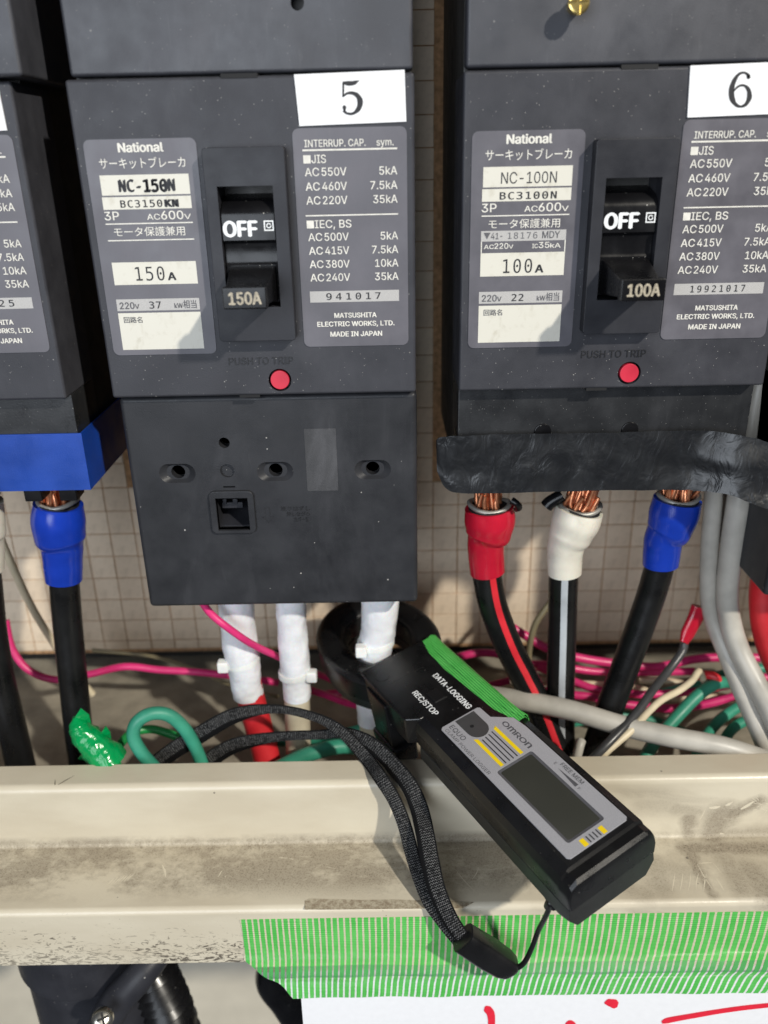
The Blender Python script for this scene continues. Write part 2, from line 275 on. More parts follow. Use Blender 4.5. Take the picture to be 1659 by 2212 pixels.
# ------------------------------------------------------------------ mesh helpers
class MB:
    def __init__(s): s.bm = bmesh.new(); s.uv = s.bm.loops.layers.uv.new('UVMap')
    def poly(s, pts, mi=0):
        vs = [s.bm.verts.new(p) for p in pts]
        f = s.bm.faces.new(vs); f.material_index = mi; return f
    def box(s, x0, x1, y0, y1, z0, z1, bev=0.0, seg=2):
        r = bmesh.ops.create_cube(s.bm, size=1.0)
        for v in r['verts']:
            v.co = Vector(((x0+x1)/2+v.co.x*(x1-x0), (y0+y1)/2+v.co.y*(y1-y0), (z0+z1)/2+v.co.z*(z1-z0)))
        if bev: s._bev(list({e for v in r['verts'] for e in v.link_edges}), bev, seg)
        return s
    def hull8(s, a, b, bev=0.0, seg=2):      # a, b: two quads (4 points each, same winding) joined into a solid
        va = [s.bm.verts.new(p) for p in a]; vb = [s.bm.verts.new(p) for p in b]
        fs = [s.bm.faces.new(va[::-1]), s.bm.faces.new(vb)]
        for i in range(len(a)):
            j = (i+1) % len(a); fs.append(s.bm.faces.new((va[i], va[j], vb[j], vb[i])))
        bmesh.ops.recalc_face_normals(s.bm, faces=fs)
        if bev: s._bev(list({e for f in fs for e in f.edges}), bev, seg)
        return s
    def prism(s, outline, axis, d0, d1, bev=0.0, seg=2):   # outline of 2-D points extruded along an axis
        def P(p, d): return {'y': (p[0], d, p[1]), 'z': (p[0], p[1], d), 'x': (d, p[0], p[1])}[axis]
        return s.hull8([P(p, d0) for p in outline], [P(p, d1) for p in outline], bev, seg)
    def _bev(s, edges, off, seg):
        bmesh.ops.bevel(s.bm, geom=edges, offset=off, segments=seg, profile=0.5, affect='EDGES', clamp_overlap=True)
    def cyl(s, c, r, axis, d0, d1, n=28, r1=None, bev=0.0):
        r1 = r if r1 is None else r1
        def P(a, rr, d):
            p, q = rr*math.cos(a), rr*math.sin(a)
            return {'y': (c[0]+p, d, c[1]+q), 'z': (c[0]+p, c[1]+q, d), 'x': (d, c[0]+p, c[1]+q)}[axis]
        A = [P(2*math.pi*i/n, r, d0) for i in range(n)]; B = [P(2*math.pi*i/n, r1, d1) for i in range(n)]
        va = [s.bm.verts.new(p) for p in A]; vb = [s.bm.verts.new(p) for p in B]
        fs = [s.bm.faces.new(va[::-1]), s.bm.faces.new(vb)]+[s.bm.faces.new((va[i], va[(i+1) % n], vb[(i+1) % n], vb[i])) for i in range(n)]
        bmesh.ops.recalc_face_normals(s.bm, faces=fs)
        if bev: s._bev(list(fs[0].edges)+list(fs[1].edges), bev, 2)
        return s
    def tube(s, pts, rad, n=16, cap=True, stripe=None, squash=None, rough=0.0, sub=6, twist=0.0):
        pts = [Vector(p) for p in pts]; rads = [rad]*len(pts) if not isinstance(rad, (list, tuple)) else list(rad)
        P, Rr = spline(pts, rads, sub)
        T = [((P[min(i+1, len(P)-1)]-P[max(i-1, 0)]).normalized()) for i in range(len(P))]
        ref = (CAM-P[0]); nrm = (ref-T[0]*ref.dot(T[0])).normalized()
        rings = []; L = 0; uvv = []
        for i, p in enumerate(P):
            nrm = (nrm-T[i]*nrm.dot(T[i])).normalized(); bi = T[i].cross(nrm)
            if i: L += (p-P[i-1]).length
            ring = []
            for j in range(n):
                a = 2*math.pi*j/n+twist*L; r = Rr[i]; ca, sa = math.cos(a), math.sin(a)
                if squash: ca *= squash[1]; sa *= squash[0]
                q = p+nrm*(ca*r)+bi*(sa*r)
                if rough: q += (q-p).normalized()*(noise.noise(q*0.14)*rough+noise.noise(q*0.45)*rough*0.5)
                ring.append(s.bm.verts.new(q))
            rings.append(ring); uvv.append(L)
        for i in range(len(rings)-1):
            for j in range(n):
                f = s.bm.faces.new((rings[i][j], rings[i][(j+1) % n], rings[i+1][(j+1) % n], rings[i+1][j]))
                if stripe and j in stripe: f.material_index = 1
                for lp, (uu, vv_) in zip(f.loops, ((uvv[i], j), (uvv[i], j+1), (uvv[i+1], j+1), (uvv[i+1], j))): lp[s.uv].uv = (uu, vv_)
        if cap: s.bm.faces.new(rings[0][::-1]); s.bm.faces.new(rings[-1])
        return s
    def ribbon(s, L, R, thick, v0=0.0, sub=5):  # a strap between two edge paths, with thickness
        A, _ = spline([Vector(p) for p in L], [0]*len(L), sub); B, _ = spline([Vector(p) for p in R], [0]*len(R), sub)
        n = len(A); d = 0; rows = []
        for i in range(n):
            t = (A[min(i+1, n-1)]-A[max(i-1, 0)]).normalized(); acr = (B[i]-A[i]); wd = acr.length
            nm = acr.cross(t).normalized()
            if nm.dot(CAM-A[i]) < 0: nm = -nm
            if i: d += ((A[i]+B[i])/2-(A[i-1]+B[i-1])/2).length
            row = []
            for kx, (fr, h) in enumerate(((0, 0), (0.08, .5), (0.35, .62), (0.65, .62), (0.92, .5), (1, 0), (0.92, -.5), (0.08, -.5))):
                row.append((s.bm.verts.new(A[i]+acr*fr+nm*(h*thick)), fr*wd))
            rows.append((row, d))
        for i in range(n-1):
            for j in range(8):
                a, b = rows[i][0][j], rows[i][0][(j+1) % 8]; c, e = rows[i+1][0][(j+1) % 8], rows[i+1][0][j]
                f = s.bm.faces.new((a[0], b[0], c[0], e[0]))
                for lp, uu in zip(f.loops, ((rows[i][1], a[1]), (rows[i][1], b[1]), (rows[i+1][1], c[1]), (rows[i+1][1], e[1]))): lp[s.uv].uv = uu
        s.bm.faces.new([v[0] for v in rows[0][0]][::-1]); s.bm.faces.new([v[0] for v in rows[-1][0]])
        return s
    def grid(s, fn, nu, nv, uvf=None):
        vs = [[s.bm.verts.new(fn(i/nu, j/nv)) for j in range(nv+1)] for i in range(nu+1)]
        for i in range(nu):
            for j in range(nv):
                f = s.bm.faces.new((vs[i][j], vs[i+1][j], vs[i+1][j+1], vs[i][j+1]))
                if uvf:
                    for lp, (a, b) in zip(f.loops, ((i, j), (i+1, j), (i+1, j+1), (i, j+1))): lp[s.uv].uv = uvf(a/nu, b/nv)
        return s
    def build(s, name, mats, parent=None, loc=(0, 0, 0), smooth=35, recalc=True, solid=0.0):
        if recalc: bmesh.ops.recalc_face_normals(s.bm, faces=s.bm.faces)
        if solid: bmesh.ops.solidify(s.bm, geom=list(s.bm.faces), thickness=solid)
        for e in s.bm.edges:
            if len(e.link_faces) == 2 and e.calc_face_angle(0) > math.radians(smooth): e.smooth = False
        for f in s.bm.faces: f.smooth = True
        bmesh.ops.scale(s.bm, vec=(S, S, S), verts=s.bm.verts)
        me = bpy.data.meshes.new(name); s.bm.to_mesh(me); s.bm.free()
        for m in (mats if isinstance(mats, (list, tuple)) else [mats]): me.materials.append(m)
        o = bpy.data.objects.new(name, me); COL.objects.link(o); o.location = Vector(loc)*S
        if parent: o.parent = parent
        if smooth < 55:
            wn_ = o.modifiers.new('normals', 'WEIGHTED_NORMAL'); wn_.keep_sharp = True; wn_.weight = 100
        return o
def spline(pts, rads, sub):
    if len(pts) < 3 or sub <= 1: return pts, rads
    P, Q = [], []
    for i in range(len(pts)-1):
        p0 = pts[max(i-1, 0)]; p1 = pts[i]; p2 = pts[i+1]; p3 = pts[min(i+2, len(pts)-1)]
        for k_ in range(sub):
            t = k_/sub
            P.append(0.5*((2*p1)+(p2-p0)*t+(2*p0-5*p1+4*p2-p3)*t*t+(3*p1-p0-3*p2+p3)*t**3))
            Q.append(rads[i]+(rads[i+1]-rads[i])*(t*t*(3-2*t)))
    P.append(pts[-1]); Q.append(rads[-1]); return P, Q
def rrect(x0, x1, z0, z1, r, n=5):
    if z0 > z1: z0, z1 = z1, z0
    out = []
    for cx, cz, a0 in ((x1-r, z1-r, 0), (x0+r, z1-r, 90), (x0+r, z0+r, 180), (x1-r, z0+r, 270)):
        for i in range(n+1):
            a = math.radians(a0+90*i/n); out.append((cx+r*math.cos(a), cz+r*math.sin(a)))
    return out
def cut(obj, cutters):                          # bake boolean holes into a part
    tmp = []; obj.modifiers.clear()
    for mb in cutters:
        c = mb.build('cutter_tmp', [], None); c.modifiers.clear(); c.parent = obj.parent; c.matrix_basis = obj.matrix_basis.copy(); tmp.append(c)
        md = obj.modifiers.new('b', 'BOOLEAN'); md.operation = 'DIFFERENCE'; md.object = c; md.solver = 'EXACT'
    bpy.context.view_layer.update()
    me = bpy.data.meshes.new_from_object(obj.evaluated_get(bpy.context.evaluated_depsgraph_get()))
    old = obj.data; obj.modifiers.clear(); nm = old.name; obj.data = me; bpy.data.meshes.remove(old); me.name = nm
    for c in tmp:
        m_ = c.data; bpy.data.objects.remove(c); bpy.data.meshes.remove(m_)
    bm = bmesh.new(); bm.from_mesh(me)
    for f in bm.faces: f.smooth = True
    for e in bm.edges: e.smooth = not (len(e.link_faces) == 2 and e.calc_face_angle(0) > math.radians(32))
    bm.to_mesh(me); bm.free()
    wn_ = obj.modifiers.new('normals', 'WEIGHTED_NORMAL'); wn_.keep_sharp = True; wn_.weight = 100
def tag(o, label=None, cat=None, group=None, kind=None):
    if label: o['label'] = label
    if cat: o['category'] = cat
    if group: o['group'] = group
    if kind: o['kind'] = kind
    return o
def empty(name, loc, label, cat, group=None):
    o = bpy.data.objects.new(name, None); COL.objects.link(o); o.location = Vector(loc)*S; o.empty_display_size = 0.01
    return tag(o, label, cat, group)

# ---- lettering: flat glyph outlines collected into one mesh
_gl = {}
def own_font(fn):                               # Blender's own bundled faces; the built-in one if absent
    try: return bpy.data.fonts.load(bpy.utils.system_resource('DATAFILES', path='fonts')+'/'+fn)
    except Exception: return None
SANS, MONO = own_font('Inter.woff2'), own_font('DejaVuSansMono.woff2')
def glyphs(txt, bold=0.0, space=1.0, shear=0.0, font=None, fb=False):
    """outline of a text as (points, faces, layer); contours that overlap are filled one by one"""
    font = None if fb else (font or SANS); key = (txt, bold, space, font.name if font else '')
    if key in _gl: return _gl[key]
    cu = bpy.data.curves.new('t', 'FONT'); cu.body = txt; cu.size = 1; cu.space_character = space
    if font: cu.font = font
    o = bpy.data.objects.new('t', cu); COL.objects.link(o); dg = bpy.context.evaluated_depsgraph_get()
    sp = []
    for spl in o.evaluated_get(dg).to_curve(dg).splines:
        bp_ = spl.bezier_points; n = len(bp_); pts = []
        for i in range(n):
            a, b_ = bp_[i], bp_[(i+1) % n]; straight = (a.handle_right-a.co).length < 1e-5 and (b_.handle_left-b_.co).length < 1e-5
            for k_ in range(1 if straight else 4):
                t = k_/4; u_ = 1-t; q = a.co*u_**3+a.handle_right*(3*u_*u_*t)+b_.handle_left*(3*u_*t*t)+b_.co*t**3
                if not pts or (Vector((q.x, q.y))-pts[-1]).length > 1e-4: pts.append(Vector((q.x, q.y)))
        if len(pts) > 2 and (pts[0]-pts[-1]).length < 1e-4: pts.pop()
        if len(pts) < 3: continue
        ar = sum(pts[i].x*pts[(i+1) % len(pts)].y-pts[(i+1) % len(pts)].x*pts[i].y for i in range(len(pts)))/2
        sp.append([pts, ar])
    bpy.data.objects.remove(o); bpy.data.curves.remove(cu)
    if not sp: _gl[key] = ([], [], []); return _gl[key]
    # contours whose boxes touch form one glyph; triangulate it and keep what the winding number calls inside
    bx_ = [(min(p.x for p in q[0]), max(p.x for p in q[0]), min(p.y for p in q[0]), max(p.y for p in q[0])) for q in sp]
    grp = list(range(len(sp)))
    for i in range(len(sp)):
        for j in range(i):
            a, b_ = bx_[i], bx_[j]
            if a[0] <= b_[1] and b_[0] <= a[1] and a[2] <= b_[3] and b_[2] <= a[3]: g_, h_ = grp[i], grp[j]; grp = [h_ if q == g_ else q for q in grp]
    V, Fc, Ly = [], [], []
    for g_ in sorted(set(grp)):
        loops = [sp[i][0] for i in range(len(sp)) if grp[i] == g_]; pts, ed = [], []
        for lp_ in loops:
            b0 = len(pts); pts += lp_; ed += [(b0+i, b0+(i+1) % len(lp_)) for i in range(len(lp_))]
        vo, _, fo, _, _, _ = geometry.delaunay_2d_cdt(pts, ed, [], 0, 1e-6)
        base = len(V); V += [(v.x, v.y) for v in vo]; Ly += [0]*len(vo)
        for f in fo:
            cx = sum(vo[i].x for i in f)/len(f); cy = sum(vo[i].y for i in f)/len(f); wn = 0
            for a, b_ in ed:
                p, q = pts[a], pts[b_]
                if (p.y > cy) != (q.y > cy) and cx < (q.x-p.x)*(cy-p.y)/(q.y-p.y)+p.x: wn += 1 if q.y > p.y else -1
            if wn: Fc.append(tuple(base+i for i in f))
    _gl[key] = (V, Fc, Ly); return _gl[key]
class Ink:
    """prints text and bars on a plane; to3 maps plane (x, y) to a point"""
    def __init__(s, to3): s.to3 = to3; s.mb = MB()
    def _put(s, V, Fc, Ly, f, bold=0.0):
        o_ = Vector(s.to3(0, 0)); nv = (Vector(s.to3(1, 0))-o_).cross(Vector(s.to3(0, 1))-o_).normalized()
        sh = [(0, 0)] if bold < 0.004 else [(-bold, 0), (bold, 0), (0, bold*0.5), (0, -bold*0.5)]
        for li, (dx, dy) in enumerate(sh):
            vs = [s.mb.bm.verts.new(Vector(s.to3(*f((v[0]+dx, v[1]+dy))))+nv*(0.006*l_+0.012*li)) for v, l_ in zip(V, Ly)]
            for fc in Fc:
                try: s.mb.bm.faces.new([vs[i] for i in fc])
                except ValueError: pass
        return s
    def raised(s, d):
        s.mb.bm.normal_update(); o_ = Vector(s.to3(0, 0)); nv = (Vector(s.to3(1, 0))-o_).cross(Vector(s.to3(0, 1))-o_).normalized()
        r = bmesh.ops.extrude_face_region(s.mb.bm, geom=list(s.mb.bm.faces))
        for e in r['geom']:
            if isinstance(e, bmesh.types.BMVert): e.co += nv*d
        return s
    def text(s, txt, x0, x1, base, cap, bold=0.0, space=1.0, align='fit', shear=0.0, ref='H', font=None):
        V, Fc, Ly = glyphs(txt, 0.0, space, shear, font)
        if not V: return s
        capu = max(v[1] for v in glyphs(ref, 0.0, font=font)[0])
        xa, xb = min(v[0] for v in V), max(v[0] for v in V); sy = cap/capu
        if align == 'fit': sx = (x1-x0)/(xb-xa); ox = x0-xa*sx
        else: sx = sy*0.97; ox = x1-xb*sx if align == 'right' else x0-xa*sx
        return s._put(V, Fc, Ly, lambda v: (ox+v[0]*sx, base+v[1]*sy), bold)
    def cjk(s, txt, x0, x1, y0, y1, bold=0.0, fb=True):           # fit the whole bounding box
        V, Fc, Ly = glyphs(txt, 0.0, fb=fb); xa, xb = min(v[0] for v in V), max(v[0] for v in V); ya, yb = min(v[1] for v in V), max(v[1] for v in V)
        return s._put(V, Fc, Ly, lambda v: (x0+(v[0]-xa)/(xb-xa)*(x1-x0), y0+(v[1]-ya)/(yb-ya)*(y1-y0)), bold*0.5)
    def rect(s, x0, x1, y0, y1): s.mb.poly([s.to3(x0, y0), s.to3(x1, y0), s.to3(x1, y1), s.to3(x0, y1)]); return s
    def poly(s, pts): s.mb.poly([s.to3(*p) for p in pts]); return s
    def stroke(s, pts, wid, k=1.0):                      # brush stroke with changing width
        P, W_ = spline([Vector((p[0], p[1], 0)) for p in pts], [w_*k for w_ in wid], 6); L, R = [], []
        for i, p in enumerate(P):
            t = (P[min(i+1, len(P)-1)]-P[max(i-1, 0)]).normalized(); n = Vector((-t.y, t.x, 0))*W_[i]/2
            L.append(p+n); R.append(p-n)
        for i in range(len(P)-1): s.mb.poly([s.to3(*q[:2]) for q in (L[i], R[i], R[i+1], L[i+1])])
        return s
    def build(s, name, mat, parent): return s.mb.build(name, mat, parent, recalc=False)

# ------------------------------------------------------------------ setting: tiled back board, cabinet floor, sill
TX0, TZ0, TS, WY = 116.65, -220.95, 12.5356, 101.6
wall = MB().box(-190, 330, WY+0.2, WY+5, -266, 140).build('wall', M['grout']); tag(wall, kind='structure')
def tile_mesh(hh):
    return MB().box(-TS/2+0.22, TS/2-0.22, 0, 1.2, -hh/2+0.22, hh/2-0.22, 0.25, 2)
tile0 = tile_mesh(TS).build('tile', M['tile'], wall)
tile_low = tile_mesh(TS*0.45).build('tile', M['tile'], wall)
cells = [(k_, r) for r in range(-4, 4) for k_ in range(0, 15)] + [(k_, r) for r in range(-4, 6) for k_ in range(-22, -12)]
cells += [(k_, r) for r in range(-4, 0) for k_ in range(-12, 0)] + [(-12, r) for r in range(0, 4)] + [(-11, 0), (-11, 1)] + [(-1, r) for r in range(0, 23)]
used = {}
for k_, r in cells:
    src = tile_low if r == -4 else tile0
    o = src if src not in used else src.copy()
    if src in used: COL.objects.link(o); o.parent = wall
    used[src] = 1
    zc = TZ0+(r+0.5)*TS if r > -4 else TZ0-3*TS-TS*0.225
    o.location = (S*(TX0+(k_+0.5)*TS+random.uniform(-.08, .08)), S*(WY-0.35+random.uniform(-.06, .06)), S*zc)
    o.rotation_euler = (random.uniform(-.006, .006), random.uniform(-.004, .004), random.uniform(-.006, .006))
bp = MB().box(-400, 560, WY+14, WY+16, -320, 400).build('cabinet_back', M['dark']); tag(bp, kind='structure')
fl = MB().box(-300, 460, 6, WY+14, -281, -278).build('cabinet_floor', M['floor']); tag(fl, kind='structure')

ZL, ZT, ZB = -246.8, -276.4, -304.2              # ledge, tread, bottom of the sill
prof = [(-11, -262), (-11, ZL), (-25, ZL), (-25, ZT), (-57, ZT), (-57, ZB), (-43, ZB), (-43, ZB+1.5), (-55.5, ZB+1.5), (-55.5, ZT-1.5), (-23.5, ZT-1.5), (-23.5, ZL-1.5), (-12.5, ZL-1.5), (-12.5, -262)]
b = MB(); X0, X1 = -260, 460
va = [b.bm.verts.new((X0, y_, z_)) for y_, z_ in prof]; vb = [b.bm.verts.new((X1, y_, z_)) for y_, z_ in prof]
n_ = len(prof); ed = []
for i in range(n_):
    j = (i+1) % n_; f = b.bm.faces.new((va[i], va[j], vb[j], vb[i]))
b.bm.faces.new(va[::-1]); b.bm.faces.new(vb)
b.bm.verts.ensure_lookup_table()
for i, off in ((1, 0.8), (2, 3.0), (3, 1.2), (4, 2.4), (5, 0.8)):
    e = b.bm.edges.get((va[i], vb[i])) if va[i].is_valid else None
    if e: ed.append((e, off))
for e, off in ed: bmesh.ops.bevel(b.bm, geom=[e], offset=off, segments=5, profile=0.5, affect='EDGES')
sill = b.build('cabinet_sill', M['sill'], smooth=25); tag(sill, kind='structure')
lw = MB().box(-1200, 1500, 300, 304, -1500, -330).build('room_wall', M['wallpaint']); tag(lw, kind='structure')

# ------------------------------------------------------------------ circuit breakers
PH_ = 98.4
def sym(ink, x0, z0, s_):
    t = s_*0.13
    ink.rect(x0, x0+s_, z0, z0+t).rect(x0, x0+s_, z0+s_-t, z0+s_).rect(x0, x0+t, z0+t, z0+s_-t).rect(x0+s_-t, x0+s_, z0+t, z0+s_-t)
    c = (x0+s_/2, z0+s_/2); n = 16
    for i in range(n-1):
        a, b_ = 2*math.pi*i/n+.5, 2*math.pi*(i+1)/n+.5
        r0, r1 = s_*0.15, s_*0.26
        ink.poly([(c[0]+r0*math.cos(a), c[1]+r0*math.sin(a)), (c[0]+r1*math.cos(a), c[1]+r1*math.sin(a)), (c[0]+r1*math.cos(b_), c[1]+r1*math.sin(b_)), (c[0]+r0*math.cos(b_), c[1]+r0*math.sin(b_))])
def make_breaker(X, label, num, amp, model, code, kw, date, approval, low):
    t = empty('circuit_breaker', (X, 0, 0), label, 'circuit breaker', 'circuit breakers in a row on the tiled board')
    pl = MB().box(0, 105, 0, 30, -PH_, -0.3, 1.0, 3).build('front_panel', M['case'], t)
    cut(pl, [MB().box(43.6, 61.2, -2, 22, -67.8, -30.6), MB().cyl((58.3, -93.1), 3.95, 'y', -1, 5, 32)])
    MB().box(0.6, 104.4, 9, 101, -135.5, 75, 0.8).build('housing', M['body'], t)
    bz = MB().prism(rrect(40.1, 65.2, -78.5, -19.8, 1.0, 3), 'y', -5.5, -0.02, 0.5, 2).build('handle_frame', M['bezel'], t)
    cut(bz, [MB().box(43.8, 61.0, -8, 3, -67.5, -30.8)])
    MB().box(43.6, 61.2, 21.5, 22, -67.8, -30.6).build('slot_back', M['hole'], t)
    # rocker drum + lever
    dr = MB().prism([(14, -32.6), (4, -34.4), (-1, -35.6), (-3.4, -37.2), (-4.5, -39.4), (-4.6, -46.8), (-3.2, -47.8), (-2.6, -49.5), (-2.5, -53.2), (-3.2, -54.4), (-1.5, -66.4), (10, -67.2), (20, -67.2), (20, -32.6)], 'x', 44.2, 60.6, 0.0)
    dr = dr.build('toggle', M['gloss'], t, smooth=40)
    cap = MB().box(46.0, 59.4, -25, -21.3, -64.9, -58.4, 0.5)
    cap.hull8([(46.6, -21.8, -64.2), (58.6, -21.8, -64.2), (58.6, -21.8, -59.2), (46.6, -21.8, -59.2)], [(45.0, -1, -66.2), (60.0, -1, -66.2), (60.0, -2.4, -54.8), (45.0, -2.4, -54.8)], 0.5)
    lv = cap.build('lever', M['gloss'], dr)
    Ink(lambda x, z: (x, -25.06, z)).text(amp+'A', 48.0, 57.6, -63.4, 3.5, 0.035).build('lettering', M['amber'], dr)
    ik = Ink(lambda x, z: (x, -4.66+(max(0, z+39.4))**2*0.3, z)).text('OFF', 44.7, 55.0, -45.6, 4.5, 0.045); sym(ik, 57.3, -44.1, 3.1)
    ik.build('lettering', M['printw'], dr)
    # left plate
    lp = MB().prism(rrect(2.9, 37.7, -83.4, -16.8, 2.0), 'y', -0.3, 0.02).build('rating_plate', M['label'], t)
    Y1, Y2 = -0.36, -0.44
    bx = Ink(lambda x, z: (x, Y1, z)).rect(6.6, 34.4, -32.9, -27.0).rect(6.4, 34.4, -37.1, -33.4)
    bx.rect(6.2, 33.6, -81.6, -69.4)
    if approval: bx.rect(6.4, 33.6, -60.0, -52.7)
    else: bx.rect(6.5, 33.8, -60.3, -53.2)
    bx.build('blank_field', M['box_white'], lp)
    gx = Ink(lambda x, z: (x, Y1, z)).rect(6.2, 33.6, -68.7, -64.9)
    if approval: gx.rect(6.4, 33.6, -49.1, -45.9)
    gx.build('hatched_field', M['box_grey'], lp)
    c = Ink(lambda x, z: (x, Y2, z))
    c.text('National', 13.6, 27.4, -20.5, 2.55, 0.035).cjk('サーキットブレーカ', 7.1, 33.8, -25.2, -22.0, 0.012)
    c.text('3P', 6.4, 11.0, -40.2, 2.5, 0.012).text('AC', 19.9, 24.0, -40.3, 1.7, 0.01).text('600', 24.4, 31.4, -40.3, 2.5, 0.012).text('V', 31.7, 33.8, -40.3, 1.5, 0.01)
    c.rect(6.4, 34.2, -41.55, -41.2).cjk('モータ保護兼用', 8.7, 31.4, -45.25, -42.4, 0.01)
    if not approval: c.rect(6.4, 34.1, -46.6, -46.25)
    else:
        c.text('AC', 7.4, 10.6, -51.4, 1.3, 0.01).text('220', 10.8, 15.2, -51.4, 1.7, 0.012).text('V', 15.4, 16.8, -51.4, 1.2, 0.01)
        c.text('IC', 22.9, 24.7, -51.4, 1.3, 0.01).text('35', 25.0, 28.4, -51.4, 1.8, 0.012).text('kA', 28.7, 32.0, -51.4, 1.4, 0.01)
        c.rect(6.4, 6.75, -52.7, -49.1).rect(33.25, 33.6, -52.7, -49.1)
    c.build('lettering', M['print'], lp)
    d = Ink(lambda x, z: (x, Y2, z))
    d.text(model, 12.2, 29.6, -31.9, 3.3, 0.022 if not approval else 0.0, font=MONO if not approval else None).text(code, 12.0, 29.8, -36.5, 2.1, 0.014, 1.15, font=MONO)
    d.text(amp, 13.8, 23.2, -59.0, 4.3, 0.0, 1.15, font=MONO).text('A', 24.3, 26.8, -59.0, 2.4, 0.03)
    if not approval:                            # the stamp has smeared and doubled
        d.text(model, 12.5, 29.9, -31.7, 3.4, 0.0, font=MONO).text('150', 20.0, 27.4, -32.1, 3.6, 0.02, font=MONO).text('KN', 26.3, 30.3, -36.6, 2.2, 0.02, font=MONO)
    d.text(kw, 17.0, 20.8, -68.0, 2.2, 0.012, 1.1, font=MONO)
    d.build('lettering', M['ink'], lp)
    d = Ink(lambda x, z: (x, Y2, z)).text('220', 7.2, 12.0, -68.0, 2.1, 0.02).text('V', 12.2, 13.6, -68.0, 1.5, 0.02).text('kW', 25.3, 28.0, -68.0, 1.5, 0.02).cjk('相当', 28.2, 32.6, -68.2, -65.5, 0.02)
    d.cjk('回路名', 7.9, 14.0, -72.6, -70.6, 0.03)
    if approval:
        d.text('41-', 9.6, 13.2, -48.4, 1.9, 0.01).text('18176', 15.0, 24.4, -48.4, 1.9, 0.0, 1.2, font=MONO).text('MDY', 26.0, 31.6, -48.4, 2.1, 0.01)
        d.poly([(7.2, -46.4), (8.3, -48.4), (9.4, -46.4)])
    d.build('lettering', M['inkgrey'], lp)
    # right plate
    rp = MB().prism(rrect(67.4, 102.5, -81.8, -14.9, 2.0), 'y', -0.3, 0.02).build('rating_plate', M['label'], t)
    Ink(lambda x, z: (x, Y1, z)).rect(70.2, 99.5, -67.2, -63.6).build('hatched_field', M['box_grey'], rp)
    c = Ink(lambda x, z: (x, Y2, z))
    c.text('INTERRUP. CAP.', 71.0, 89.8, -20.2, 2.0, 0.012).text('sym.', 93.2, 98.4, -20.2, 2.0, 0.012).rect(70.3, 99.5, -21.35, -20.85)
    for z_, s_, xe in ((-24.8, 'JIS', 77.4), (-43.9, 'IEC, BS', 84.6)):
        c.rect(70.4, 72.7, z_-0.05, z_+2.3).text(s_, 73.0, xe, z_, 2.35, 0.01)
    for z_, v_, a_ in ((-28.5, '550', '5'), (-32.7, '460', '7.5'), (-36.8, '220', '35'), (-47.8, '500', '5'), (-52.0, '415', '7.5'), (-56.2, '380', '10'), (-60.4, '240', '35')):
        c.text('AC', 70.7, 75.1, z_, 2.35, 0.01).text(v_+'V', 75.9, 83.6, z_, 2.35, 0.01).text(a_+'kA', 0, 99.4, z_, 2.35, 0.01, align='right')
    c.rect(70.2, 99.5, -40.35, -39.95)
    c.text('MATSUSHITA', 78.0, 91.9, -72.3, 1.55, 0.03).text('ELECTRIC WORKS, LTD.', 72.2, 97.8, -75.1, 1.55, 0.03).text('MADE IN JAPAN', 76.4, 93.6, -78.5, 1.6, 0.03)
    c.build('lettering', M['print'], rp)
    Ink(lambda x, z: (x, Y2, z)).text(date, 75.6, 93.4, -66.4, 2.1, 0.01, 1.4, font=MONO).build('lettering', M['ink'], rp)
    # trip button
    MB().cyl((58.3, -93.1), 3.25, 'y', -0.2, 4, 32, bev=0.3).build('push_button', M['red_btn'], t)
    tb = t.children[-1]
    cut(tb, [MB().cyl((58.3, -93.1), 2.1, 'y', -1.0, 0.35, 28, r1=1.6)])
    em = Ink(lambda x, z: (x, 0.02, z)).text('PUSH TO TRIP', 41.4, 63.2, -87.5, 2.4, 0.0)
    em.raised(0.3)
    em.mb.build('raised_lettering', M['mould'], t)
    MB().box(47, 58, -0.05, 3, -0.9, 0.4).build('latch', M['hole'], t); MB().box(44, 51, -0.05, 3, -PH_-0.6, -PH_+0.35).build('latch', M['hole'], t)
    # number sticker
    if num:
        dx = 0 if num == '5' else -1.6
        st = MB().hull8([(69.8+dx, -0.5, -14.3), (102.4+dx*.6, -0.5, -13.7), (102.0+dx*.6, -0.5, 0.3), (69.0+dx, -0.5, -0.3)], [(69.8+dx, -0.02, -14.3), (102.4+dx*.6, -0.02, -13.7), (102.0+dx*.6, -0.02, 0.3), (69.0+dx, -0.02, -0.3)]).build('number_sticker', M['sticker'], t)
        q = Ink(lambda x, z: (x, -0.57, z))
        if num == '5':
            q.stroke([(83.6, -2.9), (83.55, -4.6), (83.4, -6.6)], [0.45, 0.45, 0.4], 1.28).stroke([(83.4, -2.75), (85.2, -3.0), (86.8, -2.9), (88.4, -2.3)], [0.5, 1.0, 0.9, 0.15], 1.28)
            q.stroke([(83.4, -6.5), (84.6, -5.7), (86.2, -5.6), (87.7, -6.3), (88.5, -7.9), (88.0, -9.8), (86.4, -11.1), (84.5, -11.1), (83.4, -10.2)], [0.3, 0.5, 0.7, 1.0, 1.35, 1.1, 0.6, 0.5, 0.7], 1.28)
            q.stroke([(83.2, -9.7), (83.7, -9.6), (84.2, -9.7)], [0.6, 1.2, 0.6], 1.28)
        elif num == '6':
            q.to3 = lambda x, z: (x-2.6-(z+7)*0.13, -0.57, z)
